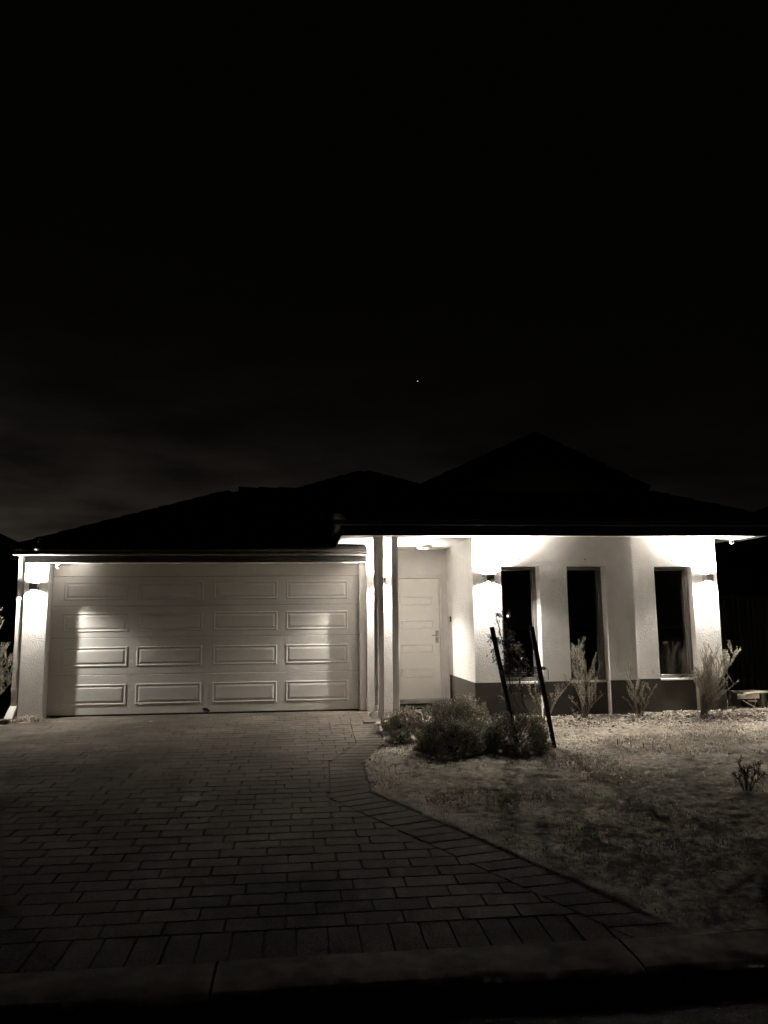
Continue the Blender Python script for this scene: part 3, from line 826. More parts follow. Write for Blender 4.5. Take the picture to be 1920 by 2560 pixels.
b = MB(); b.box(-0.095, 0.095, -0.05, -0.042, -0.012, 0.004); b.box(-0.095, 0.095, 0.042, 0.05, -0.012, 0.004); b.box(-0.095, -0.087, -0.042, 0.042, -0.012, 0.004); b.box(0.087, 0.095, -0.042, 0.042, -0.012, 0.004); b.build('frame', M['charcoal'], t)
b = MB(); b.box(-0.0015-0.004, 0.004, -0.042, 0.042, -0.008, 0.003); barm = b.mesh('bar', M['charcoal'])
for k in range(10):
    o = bpy.data.objects.new('bar', barm); COL.objects.link(o); o.parent = t; o.location = (-0.078+0.0172*k, 0, 0)
t = thing('doormat', 'dark flat doormat lying on the porch floor at the front door', 'doormat', (1.98, 13.05, G(13)+0.004))
b = MB(); b.box(-0.40, 0.38, -0.22, 0.24, 0.0, 0.016, 0.004); b.build('pile', M['mat'], t)
b = MB(); b.box(-0.415, 0.395, -0.235, 0.255, -0.002, 0.004); b.build('backing', M['black_plastic'], t)

# lit table lamp in the room, seen through the first window
t = thing('table_lamp', 'small bright lamp with pale shade seen through the first window', 'table lamp', (3.42, 12.55, 1.2))
b = MB(); b.lathe([(0.0001, 0.0), (0.05, 0.0), (0.05, 0.012), (0.012, 0.02), (0.010, 0.14)], (0, 0, 0), 16); b.build('base', M['lamp_body'], t)
b = MB(); b.lathe([(0.045, 0.30), (0.085, 0.17)], (0.055, 0.02, -0.01), 20); b.build('lamp_shade', M['shade'], t)
b = MB(); b.lathe([(0.0001, -0.02), (0.012, -0.016), (0.018, 0), (0.012, 0.016), (0.0001, 0.02)], (-0.02, -0.03, 0.18), 14); b.build('bulb', M['bulb'], t, True)
b = MB(); b.box(3.15, 3.75, 12.40, 12.75, 1.16, 1.198, 0.004); b.box(3.17, 3.22, 12.42, 12.47, -0.098, 1.16); b.box(3.68, 3.73, 12.42, 12.47, -0.098, 1.16); b.box(3.17, 3.22, 12.68, 12.73, -0.098, 1.16); b.box(3.68, 3.73, 12.68, 12.73, -0.098, 1.16)
tag(b.build('side_table', M['log']), 'tall dark stand under the lamp inside the first window', 'table')

# ------------------------------------------------------------------ plants
def rand_dir(r):
    while True:
        v = Vector((r.uniform(-1, 1), r.uniform(-1, 1), r.uniform(-1, 1)))
        if 0.05 < v.length < 1: return v.normalized()
def leaf_quads(cent, dirs, length, width, r):
    """one folded diamond leaf for each centre"""
    n = len(cent); C_ = np.array(cent); D = np.array(dirs); D /= np.linalg.norm(D, axis=1)[:, None]
    R = r.normal(size=(n, 3)); Sd = np.cross(D, R); Sd /= np.linalg.norm(Sd, axis=1)[:, None]
    L = np.array(length).reshape(-1, 1)*np.ones((n, 1)); W = np.array(width).reshape(-1, 1)*np.ones((n, 1))
    Nn = np.cross(D, Sd)
    V = np.stack([C_, C_+D*L*0.5+Sd*W+Nn*W*0.3, C_+D*L, C_+D*L*0.5-Sd*W+Nn*W*0.3], 1).reshape(-1, 3)
    F = np.arange(4*n).reshape(n, 4)
    return V, F
def shrub(name, label, cat, loc, rx, ry, h, nspr, seed, leaf=0.030, group='shrubs in the garden bed'):
    nspr = int(nspr*1.7); leaf *= 0.85
    r = random.Random(seed); g = np.random.default_rng(seed)
    t = thing(name, label, cat, loc, group)
    cent, dirs, ln = [], [], []
    st = MB()
    lob = [rand_dir(r) for _ in range(9)]
    for k in range(nspr):
        d = rand_dir(r); d.z = abs(d.z)*1.1 - 0.12; d.normalize()
        lump = 0.82 + 0.30*max(0.0, max(d.dot(q) for q in lob)-0.72)/0.28
        rad = (0.55 + 0.45*r.random()**0.45)*lump
        tip = Vector((d.x*rx*rad, d.y*ry*rad, max(0.02, (d.z*0.92+0.10)*h*rad)))
        out_ = Vector((d.x, d.y, d.z*0.9+0.22)).normalized()
        basep = tip - out_*0.065*(0.7+r.random()*0.6)
        st.tube([basep, tip], [0.003, 0.0015], 3, False)
        for j in range(11):
            s = j/10
            p = basep.lerp(tip, 0.15+0.85*s)
            q = rand_dir(r)*1.0 + out_*0.6
            cent.append(p); dirs.append(q.normalized()); ln.append(leaf*(0.7+0.6*r.random())*(1.0-0.35*s))
    for k in range(14):
        d = rand_dir(r); st.tube([(0, 0, -0.03), (d.x*rx*0.35, d.y*ry*0.35, h*0.3), (d.x*rx*0.7, d.y*ry*0.7, h*(0.45+0.3*abs(d.z)))], [0.009, 0.006, 0.003], 4, False)
    ln = np.array(ln)
    V, F = leaf_quads(cent, dirs, ln, ln*0.26, g)
    np_mesh('foliage', V, F, M['leaf_dark'], t)
    st.build('stem', M['bark'], t)
    return t
def at(x, y, lift=0.0): return (x, y, lawn_z(x, y)+lift)
shrub('round_shrub', 'largest rounded bushy shrub, its top in front of the porch wall plinth', 'shrub', at(1.93, 9.85), 0.50, 0.46, 0.60, 1100, 21)
shrub('low_shrub', 'small leafy shrub at the driveway corner by the porch posts', 'shrub', at(1.38, 10.55), 0.33, 0.30, 0.33, 330, 22, 0.036)
shrub('low_shrub', 'dark low shrub spreading forward in front of the largest round shrub', 'shrub', at(1.75, 9.05), 0.46, 0.36, 0.36, 700, 23)
shrub('low_shrub', 'dark spreading shrub at the feet of the two stakes', 'shrub', at(2.52, 9.20), 0.52, 0.40, 0.40, 950, 24)
shrub('low_shrub', 'little dark shrub clump in the leaf litter left of the large shrub', 'shrub', at(1.24, 9.75), 0.19, 0.17, 0.20, 150, 25)

def wisp(name, label, cat, loc, stems, seed, needle=0.022, dens=260, matn='needle', group='wispy young shrubs along the house wall', curl=0.25):
    """upright stems with side twigs clothed in short needle leaves; stems = (dx, dy, dz, twigs)"""
    r = random.Random(seed); g = np.random.default_rng(seed)
    t = thing(name, label, cat, loc, group)
    st = MB(); cent, dirs = [], []
    def clothe(pts, dn):
        for a, c in zip(pts, pts[1:]):
            L = (c-a).length; ax = (c-a).normalized()
            for _ in range(max(2, int(L*dn))):
                p = a.lerp(c, r.random()); q = rand_dir(r); q = (q - ax*q.dot(ax)).normalized()*0.8 + ax*0.75
                cent.append(p); dirs.append(q.normalized())
    def twig(a, d, L, n):
        pts = [a]; p = a.copy(); dd = d.normalized()
        for k in range(n):
            dd = (dd + Vector((r.uniform(-1, 1)*0.12, r.uniform(-1, 1)*0.12, curl*0.5))).normalized(); p = p + dd*L/n; pts.append(p.copy())
        return pts
    for dx, dy, dz, nt in stems:
        nt = int(nt*1.5)
        tip = Vector((dx, dy, dz)); b0 = Vector((dx*0.06, dy*0.06, -0.04))
        mid = Vector((dx*0.42+r.uniform(-0.03, 0.03), dy*0.4, dz*0.5))
        pts = [b0, b0.lerp(mid, 0.5), mid, mid.lerp(tip, 0.5)+Vector((r.uniform(-0.02, 0.02), 0, 0)), tip]
        st.tube(pts, [0.009, 0.0075, 0.006, 0.004, 0.002], 5, False)
        clothe(pts[2:], dens*1.3)
        for k in range(nt):
            s = 0.22 + 0.72*r.random()
            i = min(3, int(s*4)); a = pts[i].lerp(pts[i+1], s*4-i)
            az_ = r.uniform(0, 2*math.pi); L = tip.length*(0.16+0.26*r.random())*(1.15-0.6*s)
            d = Vector((math.cos(az_)*0.75, math.sin(az_)*0.55, 0.75)) + tip.normalized()*0.35
            tp = twig(a, d, L, 4)
            st.tube(tp, [0.003, 0.0027, 0.0023, 0.002, 0.0015], 4, False); clothe(tp[1:], dens)
            if L > 0.14:
                for q in range(2):
                    d2 = d.normalized() + Vector((r.uniform(-0.6, 0.6), r.uniform(-0.6, 0.6), 0.3))
                    tq = twig(tp[1+q], d2, L*0.55, 3); st.tube(tq, 0.002, 3, False); clothe(tq, dens)
    ln = needle*(0.65+0.7*g.random(len(cent)))
    V, F = leaf_quads(cent, dirs, ln, np.full(len(cent), 0.0022), g)
    np_mesh('foliage', V, F, M[matn], t)
    st.build('stem', M['pale_stem'], t)
    return t
wisp('wispy_shrub', 'upright pale needle-leaved shrub standing before the middle window', 'shrub', at(4.10, 11.08), [(-0.08, -0.03, 1.02, 14), (0.02, -0.05, 0.80, 10), (0.16, -0.03, 0.82, 10), (0.24, 0.0, 0.68, 7), (-0.16, -0.06, 0.55, 6), (0.28, -0.04, 0.34, 5), (-0.22, -0.02, 0.30, 4)], 31)
wisp('wispy_shrub', 'thin sparse pale shrub growing below the wall step between the windows', 'shrub', at(4.93, 11.10), [(-0.12, 0.0, 0.78, 8), (0.08, -0.02, 0.50, 5), (0.28, -0.04, 0.46, 4), (-0.26, -0.06, 0.30, 1), (-0.08, -0.03, 0.42, 5)], 32, dens=150)
wisp('wispy_shrub', 'largest pale feathery shrub, leaning right at the house corner', 'shrub', at(5.86, 11.05), [(0.14, -0.02, 1.00, 18), (0.28, -0.05, 0.98, 18), (0.42, -0.05, 0.86, 14), (0.58, 0.0, 0.80, 14), (0.66, 0.03, 0.90, 10), (0.50, 0.05, 0.55, 9), (-0.02, -0.03, 0.62, 8), (0.62, -0.02, 0.50, 6), (0.20, 0.03, 0.75, 12)], 33, dens=240)
wisp('wispy_shrub', 'pale fan-shaped sprig shrub behind the right hand stake', 'shrub', at(3.42, 10.85), [(0.42, 0.02, 0.56, 6), (0.30, 0.0, 0.46, 5), (-0.10, 0.02, 0.58, 5), (-0.22, 0.0, 0.52, 4), (0.05, -0.05, 0.36, 4)], 34, dens=130, curl=0.5)
wisp('seedling', 'tiny pale seedling tuft on the mulch left of the middle window', 'plant', at(3.92, 11.0), [(-0.03, 0, 0.14, 3), (0.05, 0.01, 0.10, 2), (0.0, -0.03, 0.08, 2)], 35, 0.018, 200)
wisp('wispy_shrub', 'tall feathery bush cut off by the left picture edge beside the garage', 'shrub', (-4.64, 12.10, -0.12), [(0.10, 0.02, 1.58, 22), (-0.12, 0.03, 1.40, 18), (0.28, -0.02, 1.06, 18), (0.42, -0.08, 0.98, 14), (0.44, 0.0, 0.66, 12), (0.30, -0.15, 0.72, 12), (-0.35, -0.1, 1.1, 14), (0.0, -0.2, 1.0, 14), (0.46, -0.10, 0.80, 10)], 36, dens=230)
wisp('lawn_weed', 'dark leafy weed standing alone in the lawn near the right edge', 'plant', at(4.08, 6.95), [(-0.06, 0, 0.27, 6), (0.06, 0.02, 0.22, 6), (0.14, 0, 0.24, 5), (-0.12, 0.02, 0.15, 4), (0.20, 0.03, 0.14, 3)], 37, 0.032, 300, 'bark')

# young tree between the stakes
def tree():
    D = 9.60
    tx, tz = 2.872, lawn_z(2.872, D)
    t = thing('young_tree', 'young sapling with thin dark stems tied between two stakes', 'tree', (tx, D, tz), None)
    r = random.Random(41); g = np.random.default_rng(41)
    q = lambda X, Z_, y=0.0: Vector((X-tx, y, Z_-tz))
    fork = q(2.860, 0.12)
    tr = MB(); tr.tube([(0.0, 0, -0.05), (-0.005, 0, 0.15), fork], [0.016, 0.014, 0.013], 7, False); tr.build('trunk', M['bark'], t)
    st = MB(); cent, dirs, ln = [], [], []
    def branch(pts, r0, leaves, spread, s0=0.3):
        leaves = int(leaves*1.7)
        st.tube(pts, [r0*(1-0.75*k/(len(pts)-1)) for k in range(len(pts))], 5, False)
        n = len(pts)-1
        for _ in range(leaves):
            s = s0+(1-s0)*r.random(); i = min(n-1, int(s*n)); p = pts[i].lerp(pts[i+1], s*n-i)
            o = rand_dir(r)*spread*r.random()
            if r.random() < 0.3: st.tube([p, p+o], [0.0018, 0.001], 3, False)
            cent.append(p+o); d = rand_dir(r)*0.7; d.z -= 0.45; dirs.append(d.normalized()); ln.append(0.028+0.022*r.random())
    b1 = [fork, q(2.70, 0.26, .02), q(2.625, 0.46, .03), q(2.60, 0.66, .03), q(2.545, 0.98, .02), q(2.46, 1.36, 0), q(2.41, 1.60, 0), q(2.375, 1.98, 0)]
    branch(b1, 0.010, 130, 0.09, 0.45)
    b2 = [fork, q(2.755, 0.30, -.02), q(2.715, 0.62, -.03), q(2.66, 0.95, -.03), q(2.61, 1.15, -.03)]
    branch(b2, 0.009, 110, 0.11, 0.35)
    b3 = [fork, q(2.95, 0.24, .03), q(3.00, 0.42, .05), q(2.985, 0.62, .05), q(2.90, 0.72, .05)]
    branch(b3, 0.008, 60, 0.09, 0.35)
    b4 = [b1[4], q(2.47, 1.08, .05), q(2.42, 1.12, .06), q(2.38, 1.05, .06)]
    branch(b4, 0.004, 80, 0.07, 0.1)
    b5 = [b1[5], q(2.50, 1.40, -.04), q(2.58, 1.22, -.04), q(2.62, 1.08, -.04)]
    branch(b5, 0.004, 60, 0.05, 0.1)
    b6 = [b2[3], q(2.74, 1.0, 0), q(2.80, 0.88, 0), q(2.83, 0.78, 0)]
    branch(b6, 0.004, 60, 0.07, 0.1)
    b7 = [b1[3], q(2.52, 0.76, .05), q(2.46, 0.85, .05), q(2.42, 0.95, .05)]
    branch(b7, 0.004, 70, 0.09, 0.1)
    b8 = [b1[2], q(2.55, 0.55, .03), q(2.53, 0.40, .04), q(2.50, 0.30, .04)]
    branch(b8, 0.003, 40, 0.06, 0.1)
    ln = np.array(ln)
    V, F = leaf_quads(cent, dirs, ln, ln*0.2, g)
    np_mesh('crown', V, F, M['leaf_young'], t); st.build('branch', M['bark'], t)
tree()
def stake(label, x0, z0, x1, z1, y):
    t = thing('stake', label, 'stake', (x0, y, lawn_z(x0, y)), 'timber stakes holding the young tree')
    d = Vector((x1-x0, 0, z1-lawn_z(x0, y))); L = d.length; d.normalize()
    b = MB(); w = 0.024
    u = Vector((0, 1, 0)); s = d.cross(u)
    i = len(b.v)
    for k, (h, ww) in enumerate(((-0.12, w*0.8), (L*0.5, w), (L-0.006, w), (L, w*0.86))):
        for a, c in ((-1, -1), (1, -1), (1, 1), (-1, 1)): b.v.append(tuple(d*h + s*a*ww + u*c*ww))
    for k in range(3):
        for j in range(4): b.f.append((i+4*k+j, i+4*k+(j+1) % 4, i+4*k+4+(j+1) % 4, i+4*k+4+j))
    b.f += [(i, i+1, i+2, i+3), (i+15, i+14, i+13, i+12)]
    b.build('shaft', M['stake'], t)
    n = MB(); n.lathe([(0.0001, -0.004), (0.006, -0.003), (0.006, 0.004)], tuple(d*(L*0.62)+Vector((0, -w, 0))), 8, 'y'); n.build('nail', M['steel'], t)
stake('dark timber stake leaning left, at the left of the young tree', 2.60, 0, 2.335, 1.225, 9.35)
stake('dark timber stake leaning left, at the right of the young tree', 3.02, 0, 2.795, 1.225, 9.22)
b = MB()
r = random.Random(5)
for k in range(3):
    pts = []
    for j in range(9):
        s = j/8; pts.append((2.43+0.47*s, 9.27-0.08*s+0.012*k, 0.665+0.035*s-0.035*math.sin(math.pi*s)+0.022*k+r.uniform(-0.004, 0.004)))
    b.tube(pts, 0.005, 5)
for x_, z_ in ((2.445, 0.68), (2.89, 0.72)):
    for k in range(3): b.tube([(x_-0.05, 9.30, z_+0.012*k), (x_-0.045, 9.18, z_+0.012*k), (x_+0.045, 9.17, z_-0.01+0.012*k), (x_+0.05, 9.30, z_+0.012*k)], 0.005, 5)
    b.tube([(x_+0.05, 9.18, z_+0.02), (x_+0.075, 9.16, z_-0.02), (x_+0.07, 9.16, z_-0.13)], 0.004, 5); b.tube([(x_-0.04, 9.18, z_), (x_-0.055, 9.16, z_-0.09)], 0.004, 5)
tag(b.build('tree_tie', M['rope']), 'dark tie wound round both stakes and the sapling', 'tie')

# grass, mulch, litter
def blades(name, n, xr, yr, hmin, hmax, mtl, seed, mask=None, w=0.0028, leanf=0.9):
    g = np.random.default_rng(seed)
    X = g.uniform(*xr, n); Y = g.uniform(*yr, n)
    ok = X > np.array([edge_x(OUT, d) for d in Y])+0.06*g.random(n)
    ok &= ~((Y > 11.22) & (X > 2.4) & (X < 6.6)) & ~((X < 2.65) & (Y > 11.3))
    if mask is not None: ok &= mask(X, Y) > g.random(n)
    X, Y = X[ok], Y[ok]; n = len(X)
    ii = np.clip(np.searchsorted(gx, X), 1, nxg-1); jj = np.clip(np.searchsorted(gy, Y), 1, nyg-1)
    Zz = Z[ii, jj]
    h = g.uniform(hmin, hmax, n); a = g.uniform(0, 2*np.pi, n); ln = leanf*g.random(n)
    d = np.stack([np.cos(a)*ln, np.sin(a)*ln, np.ones(n)], 1); d /= np.linalg.norm(d, axis=1)[:, None]
    s = np.stack([-np.sin(a+0.5), np.cos(a+0.5), np.zeros(n)], 1)*w*(0.6+0.8*g.random((n, 1)))
    p = np.stack([X, Y, Zz-0.004], 1)
    V = np.stack([p-s, p+s, p+d*h[:, None]], 1).reshape(-1, 3)
    return np_mesh(name, V, np.arange(3*n).reshape(n, 3), mtl, kind='stuff')
gm = lambda X, Y: np.clip((vnoise(X, Y*1.3, 1.3, 51)-0.38)*3, 0.03, 1)*np.clip(0.35+vnoise(X, Y, 6, 52), 0, 1)
blades('grass', 190000, (0.6, 9.5), (4.25, 11.2), 0.012, 0.042, M['grass'], 61, gm)
blades('tall_grass', 5200, (5.7, 8.4), (10.75, 11.8), 0.03, 0.11, M['grass'], 62, lambda X, Y: np.clip((vnoise(X, Y, 2.5, 53)-0.3)*2, 0.05, 1))
def chips(name, n, xr, yr, lmin, lmax, mtl, seed, mask=None, cen=None):
    g = np.random.default_rng(seed)
    X = g.uniform(*xr, n); Y = g.uniform(*yr, n)
    ok = X > np.array([edge_x(OUT, d) for d in Y])-0.02
    ok &= ~((Y > 11.26) & (X > 2.4) & (X < 5.06)) & ~((Y > 11.41) & (X < 6.55)) & ~((X < 2.6) & (Y > 11.5))
    if mask is not None: ok &= mask(X, Y) > g.random(n)
    X, Y = X[ok], Y[ok]; n = len(X)
    ii = np.clip(np.searchsorted(gx, X), 1, nxg-1); jj = np.clip(np.searchsorted(gy, Y), 1, nyg-1)
    p = np.stack([X, Y, Z[ii, jj]+g.uniform(0.0, 0.02, n)], 1)
    a = g.uniform(0, 2*np.pi, n); el = g.normal(0, 0.3, n)
    d = np.stack([np.cos(a)*np.cos(el), np.sin(a)*np.cos(el), np.sin(el)], 1)*g.uniform(lmin, lmax, (n, 1))/2
    s = np.stack([-np.sin(a), np.cos(a), g.normal(0, 0.45, n)], 1)*g.uniform(0.003, 0.010, (n, 1))
    k = np.stack([np.zeros(n), np.zeros(n), np.full(n, 0.004)], 1)
    V = np.stack([p-d-s, p-d+s, p+d+s*0.6, p+d-s*0.6, p-d*0.8+k, p+d*0.8+k], 1).reshape(-1, 3)
    i = np.arange(n)[:, None]*6
    F = np.concatenate([i+np.array([[0, 1, 5, 4]]), i+np.array([[1, 2, 5, 5]])*0+np.array([[1, 2, 3, 5]]), i+np.array([[3, 0, 4, 5]])])
    return np_mesh(name, V, F, mtl, kind='stuff')
chips('dark_mulch', 7500, (1.5, 8.2), (9.9, 11.42), 0.02, 0.08, M['bark_chip'], 73, lambda X, Y: np.clip((Y-10.35)/0.6, 0.02, 1))
chips('mulch', 3600, (1.5, 8.2), (9.9, 11.42), 0.02, 0.10, M['mulch'], 71, lambda X, Y: np.clip((Y-10.15)/0.8, 0.04, 1)*np.where(X < 2.5, 0.6, 1))
chips('leaf_litter', 1500, (0.6, 3.4), (8.3, 10.4), 0.015, 0.06, M['mulch'], 72, lambda X, Y: np.clip(1.2-np.abs(X-1.15)*0.9, 0.1, 1)*0.8)

g_ = np.random.default_rng(90)
n_ = 160
p_ = np.stack([g_.uniform(-2.5, 3.5, n_), g_.uniform(3.45, 3.72, n_), np.full(n_, -0.449)], 1)
a_ = g_.uniform(0, 6.28, n_); l_ = g_.uniform(0.008, 0.035, (n_, 1))
d_ = np.stack([np.cos(a_), np.sin(a_), np.full(n_, 0.12)], 1)*l_/2; s_ = np.stack([-np.sin(a_), np.cos(a_), np.full(n_, 0.2)], 1)*l_*0.2
np_mesh('gutter_debris', np.stack([p_-d_-s_, p_-d_+s_, p_+d_+s_, p_+d_-s_], 1).reshape(-1, 3), np.arange(4*n_).reshape(n_, 4), M['mulch'], kind='stuff')

def tuft(name, label, loc, n, rx, ry, h, seed):
    r = random.Random(seed); g = np.random.default_rng(seed)
    t = thing(name, label, 'grass tuft', loc)
    V = []
    for k in range(n):
        p = Vector((r.gauss(0, rx), r.gauss(0, ry), -0.01)); a = r.uniform(0, 6.28); ln = r.uniform(0.2, 1.3)
        d = Vector((math.cos(a)*ln, math.sin(a)*ln, 1)).normalized()*h*r.uniform(0.5, 1.1); s = Vector((-math.sin(a), math.cos(a), 0))*0.0025
        m_ = p+d*0.6; e_ = p+d+Vector((d.x*0.4, d.y*0.4, -0.25*d.length))
        V += [p-s, p+s, m_+s*0.8, m_-s*0.8, m_-s*0.8, m_+s*0.8, e_, e_]
    V = np.array([tuple(v) for v in V]); n4 = len(V)//8
    F = [(8*k, 8*k+1, 8*k+2, 8*k+3) for k in range(n4)] + [(8*k+4, 8*k+5, 8*k+6, 8*k+7) for k in range(n4)]
    np_mesh('blades', V, np.array(F), M['grass'], t)
    b = MB(); b.lathe([(0.0001, 0.02), (rx*0.8, 0.012), (rx*1.4, -0.005), (rx*1.6, -0.03)], (0, 0, 0), 12); b.build('root_mound', M['sand'], t)
tuft('grass_tuft', 'dry straw-coloured grass tuft at the foot of the left garage pillar', (-4.08, 12.42, G(12.42)), 420, 0.11, 0.06, 0.15, 81)
b = MB(); b.box(-0.23, 0.23, -0.055, 0.055, 0, 0.07, 0.008)
tag(b.build('edging_block', M['concrete'], loc=(-4.50, 12.22, G(12.2))), 'low concrete edging block on the paving under the left bush', 'edging block')

# pegs and scraps on the lawn
for k, (x_, y_, lab) in enumerate(((3.83, 9.28, 'leftmost of the four little dark pegs in the bare sand patch'), (3.93, 9.12, 'second from left of the four little dark pegs in the sand'), (4.02, 8.98, 'third from left of the four little dark pegs in the sand'), (4.32, 8.92, 'rightmost of the four little dark pegs, apart from the others'))):
    b = MB(); b.tube([(0, 0, -0.03), (0.002, 0, 0.03), (0.0, 0, 0.065)], [0.0045, 0.004, 0.004], 6)
    tag(b.build('peg', M['stake'], loc=at(x_, y_)), lab, 'peg', 'little pegs in the lawn')
def curled_leaf(label, loc, L, mtl, rot, group='fallen leaves'):
    b = MB(); n = 6
    for j in range(n+1):
        s = j/n; w = L*0.28*math.sin(math.pi*min(0.97, s*0.95+0.03)); z = 0.35*L*(s-0.5)**2
        b.v += [(L*(s-0.5), -w, z+w*0.5), (L*(s-0.5), 0, z), (L*(s-0.5), w, z+w*0.5)]
    for j in range(n):
        for q in (0, 1): b.f.append((3*j+q, 3*j+q+1, 3*j+4+q, 3*j+3+q))
    o = b.build('fallen_leaf', mtl, loc=loc); o.rotation_euler = rot
    tag(o, label, 'leaf', group)
curled_leaf('dark dead leaf standing against the foot of the garage door', (-1.49, 12.81, -0.06), 0.13, M['bark'], (1.2, 0.35, 0.1))
curled_leaf('pale curled leaf on the lawn right of the pegs', at(4.86, 8.55, 0.015), 0.11, M['mulch'], (0.3, 0.1, 0.4))
curled_leaf('pale scrap of leaf in the lawn left of the dark weed', at(3.72, 7.05, 0.012), 0.045, M['mulch'], (0.5, 0.2, 1.4))
curled_leaf('small pale leaf in the middle of the driveway', (-0.82, 6.75, G(6.75)+0.006), 0.035, M['mulch'], (0.2, 0, 0.3))
curled_leaf('tiny pale leaf on the driveway left of centre', (-1.53, 6.45, G(6.45)+0.006), 0.03, M['mulch'], (0.2, 0, 2.0))
curled_leaf('pale dry leaf near the garage door on the paving', (-2.2, 12.05, G(12.05)+0.008), 0.06, M['mulch'], (0.3, 0.1, 0.2))
b = MB(); b.tube([(0, 0, 0), (0.05, 0.01, 0.012), (0.12, 0.0, 0.006)], [0.004, 0.0035, 0.002], 5)
tag(b.build('twig', M['pale_stem'], loc=at(2.62, 4.95, 0.008)), 'short pale twig on the sand near the kerb at the right', 'twig')

# rough timber bench with prunings at the right
t = thing('timber_bench', 'low rough timber bench of loose planks beside the house corner', 'bench', (7.0, 11.75, lawn_z(7.0, 11.75)))
zb = 0.215
for k, (dy, rz_, L, x_) in enumerate(((-0.11, 0.05, 0.40, 0.10), (-0.02, -0.04, 0.46, 0.05), (0.075, 0.08, 0.42, 0.08), (0.16, 0.0, 0.38, 0.05))):
    b = MB(); b.box(-L/2, L/2, -0.042, 0.042, 0, 0.022, 0.003); o = b.build('plank', M['timber'], t, loc=(x_, dy, zb+0.002*k)); o.rotation_euler = (0, -0.03, rz_)
b = MB(); b.box(-0.22, 0.13, -0.155, -0.12, zb-0.075, zb-0.003, 0.004); b.build('front_rail', M['timber'], t)
b = MB(); b.box(-0.215, -0.165, -0.115, -0.06, -0.06, zb-0.003, 0.004); b.build('leg', M['log'], t)
b = MB(); b.lathe([(0.0001, zb-0.003), (0.070, zb-0.004), (0.078, 0.1), (0.082, -0.06)], (0.20, -0.08, 0), 12); b.build('log_leg', M['log'], t)
b = MB(); b.box(-0.03, 0.12, -0.10, -0.07, 0.085, 0.115, 0.003); b.build('brace', M['timber'], t)
b = MB(); b.box(-0.21, 0.22, 0.13, 0.18, -0.06, zb-0.003, 0.004); b.build('rear_board', M['log'], t)
for k, (a, c, lab) in enumerate((((6.80, 11.52, 0.05), (7.02, 11.40, -0.13), 'thin pale stick leaning on the front rail of the bench'), ((7.30, 11.58, 0.03), (7.50, 11.42, -0.10), 'thin pale stick leaning right of the bench log'), ((7.28, 11.55, 0.075), (7.42, 11.50, 0.06), 'short pale stick lying out over the bench end'))):
    b = MB(); a, c = Vector(a), Vector(c); b.tube([a, a.lerp(c, 0.5)+Vector((0.008, 0, 0.006)), c], [0.007, 0.006, 0.004], 5)
    tag(b.build('stick', M['timber']), lab, 'stick', 'loose sticks round the bench')
wisp('cut_branches', 'heap of pale leafy prunings on the ground right of the bench', 'branches', at(7.55, 11.45), [(0.25, 0, 0.16, 6), (0.10, -0.08, 0.20, 6), (-0.15, -0.05, 0.12, 5), (0.32, -0.1, 0.08, 5), (0.0, 0.05, 0.24, 5), (0.4, 0.05, 0.22, 5)], 38, 0.04, 150, group=None)

# ------------------------------------------------------------------ fences and neighbours
fz = thing('side_fence', 'dark ribbed metal fence closing the gap at the right of the house', 'fence', (8.0, 14.2, -0.12))
pm = MB()
pr = []
for k in range(9):
    x_ = k*0.1
    pr += [(x_, 0.0), (x_+0.055, 0.0), (x_+0.068, 0.028), (x_+0.087, 0.028)]
for (xa_, ya_), (xb_, yb_) in zip(pr, pr[1:]): pm.quad((xa_, ya_, 0.05), (xb_, yb_, 0.05), (xb_, yb_, 1.82), (xa_, ya_, 1.82))
pme = pm.mesh('fence_panel', M['fence'])
for k in range(5):
    o = bpy.data.objects.new('fence_panel', pme); COL.objects.link(o); o.parent = fz; o.location = (-1.50+0.9*k, 0, 0)
for k in range(6):
    b = MB(); b.box(-1.525+0.9*k, -1.475+0.9*k, -0.03, 0.05, -0.1, 1.86, 0.004); b.build('post', M['fence'], fz)
b = MB(); b.box(-1.5, 3.0, -0.035, 0.055, 1.825, 1.86, 0.004); b.build('top_rail', M['fence'], fz)

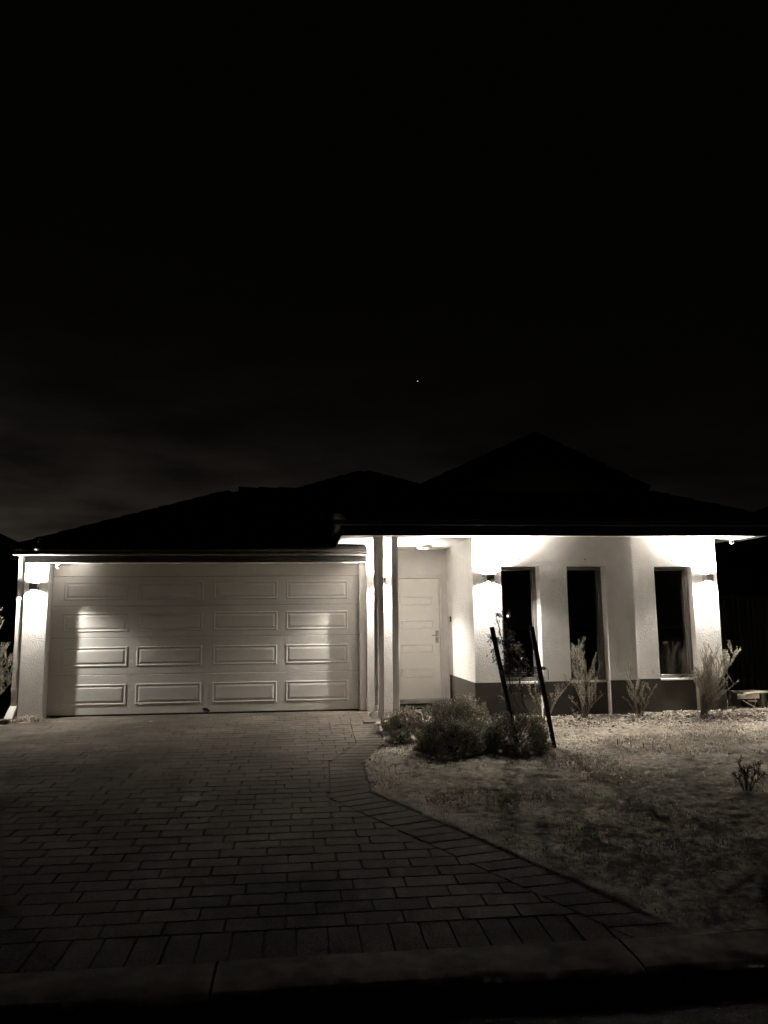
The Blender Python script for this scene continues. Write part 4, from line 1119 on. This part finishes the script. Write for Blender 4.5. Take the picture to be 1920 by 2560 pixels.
def nhouse(label, loc, x0, x1, y0, y1, eave, rise, ov, m_wall):
    t = thing('neighbour_house', label, 'house', loc)
    cx_, cy_, cz_ = loc
    b = MB(); b.box(x0-cx_, x1-cx_, y0-cy_, y1-cy_, -0.1, eave-cz_); b.build('wall', m_wall, t)
    w = MB(); ex0, ex1, ey0, ey1 = x0-ov-cx_, x1+ov-cx_, y0-ov-cy_, y1+ov-cy_
    h = min(ex1-ex0, ey1-ey0)/2; zr = eave-cz_+rise; z_ = eave-cz_
    a, c_ = ((ex0+h, (ey0+ey1)/2, zr), (ex1-h, (ey0+ey1)/2, zr)) if ex1-ex0 > ey1-ey0 else (((ex0+ex1)/2, ey0+h, zr), ((ex0+ex1)/2, ey1-h, zr))
    if ex1-ex0 > ey1-ey0:
        w.poly([(ex0, ey0, z_), (ex1, ey0, z_), c_, a]); w.poly([(ex1, ey1, z_), (ex0, ey1, z_), a, c_]); w.poly([(ex0, ey1, z_), (ex0, ey0, z_), a]); w.poly([(ex1, ey0, z_), (ex1, ey1, z_), c_])
    else:
        w.poly([(ex0, ey0, z_), (ex1, ey0, z_), a]); w.poly([(ex1, ey1, z_), (ex0, ey1, z_), c_]); w.poly([(ex0, ey1, z_), (ex0, ey0, z_), a, c_]); w.poly([(ex1, ey0, z_), (ex1, ey1, z_), c_, a])
    w.quad((ex0, ey0, z_), (ex1, ey0, z_), (ex1, ey1, z_), (ex0, ey1, z_)); w.build('roof', M['tile'], t)
    g_ = MB(); g_.box(ex0-0.1, ex1+0.1, ey0-0.1, ey0, z_-0.1, z_+0.02); g_.box(ex0-0.1, ex0, ey0, ey1, z_-0.1, z_+0.02); g_.box(ex1, ex1+0.1, ey0, ey1, z_-0.1, z_+0.02); g_.build('gutter', M['charcoal'], t)
nhouse('dark neighbouring house at the left picture edge', (-10, 17, -0.1), -14.5, -5.9, 14.5, 21, 2.55, 2.0, 0.45, M['neighbour'])
nhouse('dark neighbouring house behind the fence at the right edge', (13.0, 22, -0.1), 10.2, 19.0, 17, 26, 2.75, 2.1, 0.5, M['neighbour'])

# ------------------------------------------------------------------ the one bright star
sd = (fw*1923 + rt2*(1044-960) - up2*(953-1280)).normalized()*600
b = MB(); b.lathe([(0.0001, -0.32), (0.23, -0.23), (0.32, 0), (0.23, 0.23), (0.0001, 0.32)], (0, 0, 0), 10)
so = b.build('star', M['star'], loc=(sd.x, sd.y, sd.z+EYE))
tag(so, 'single bright star in the black sky above the porch', 'star')
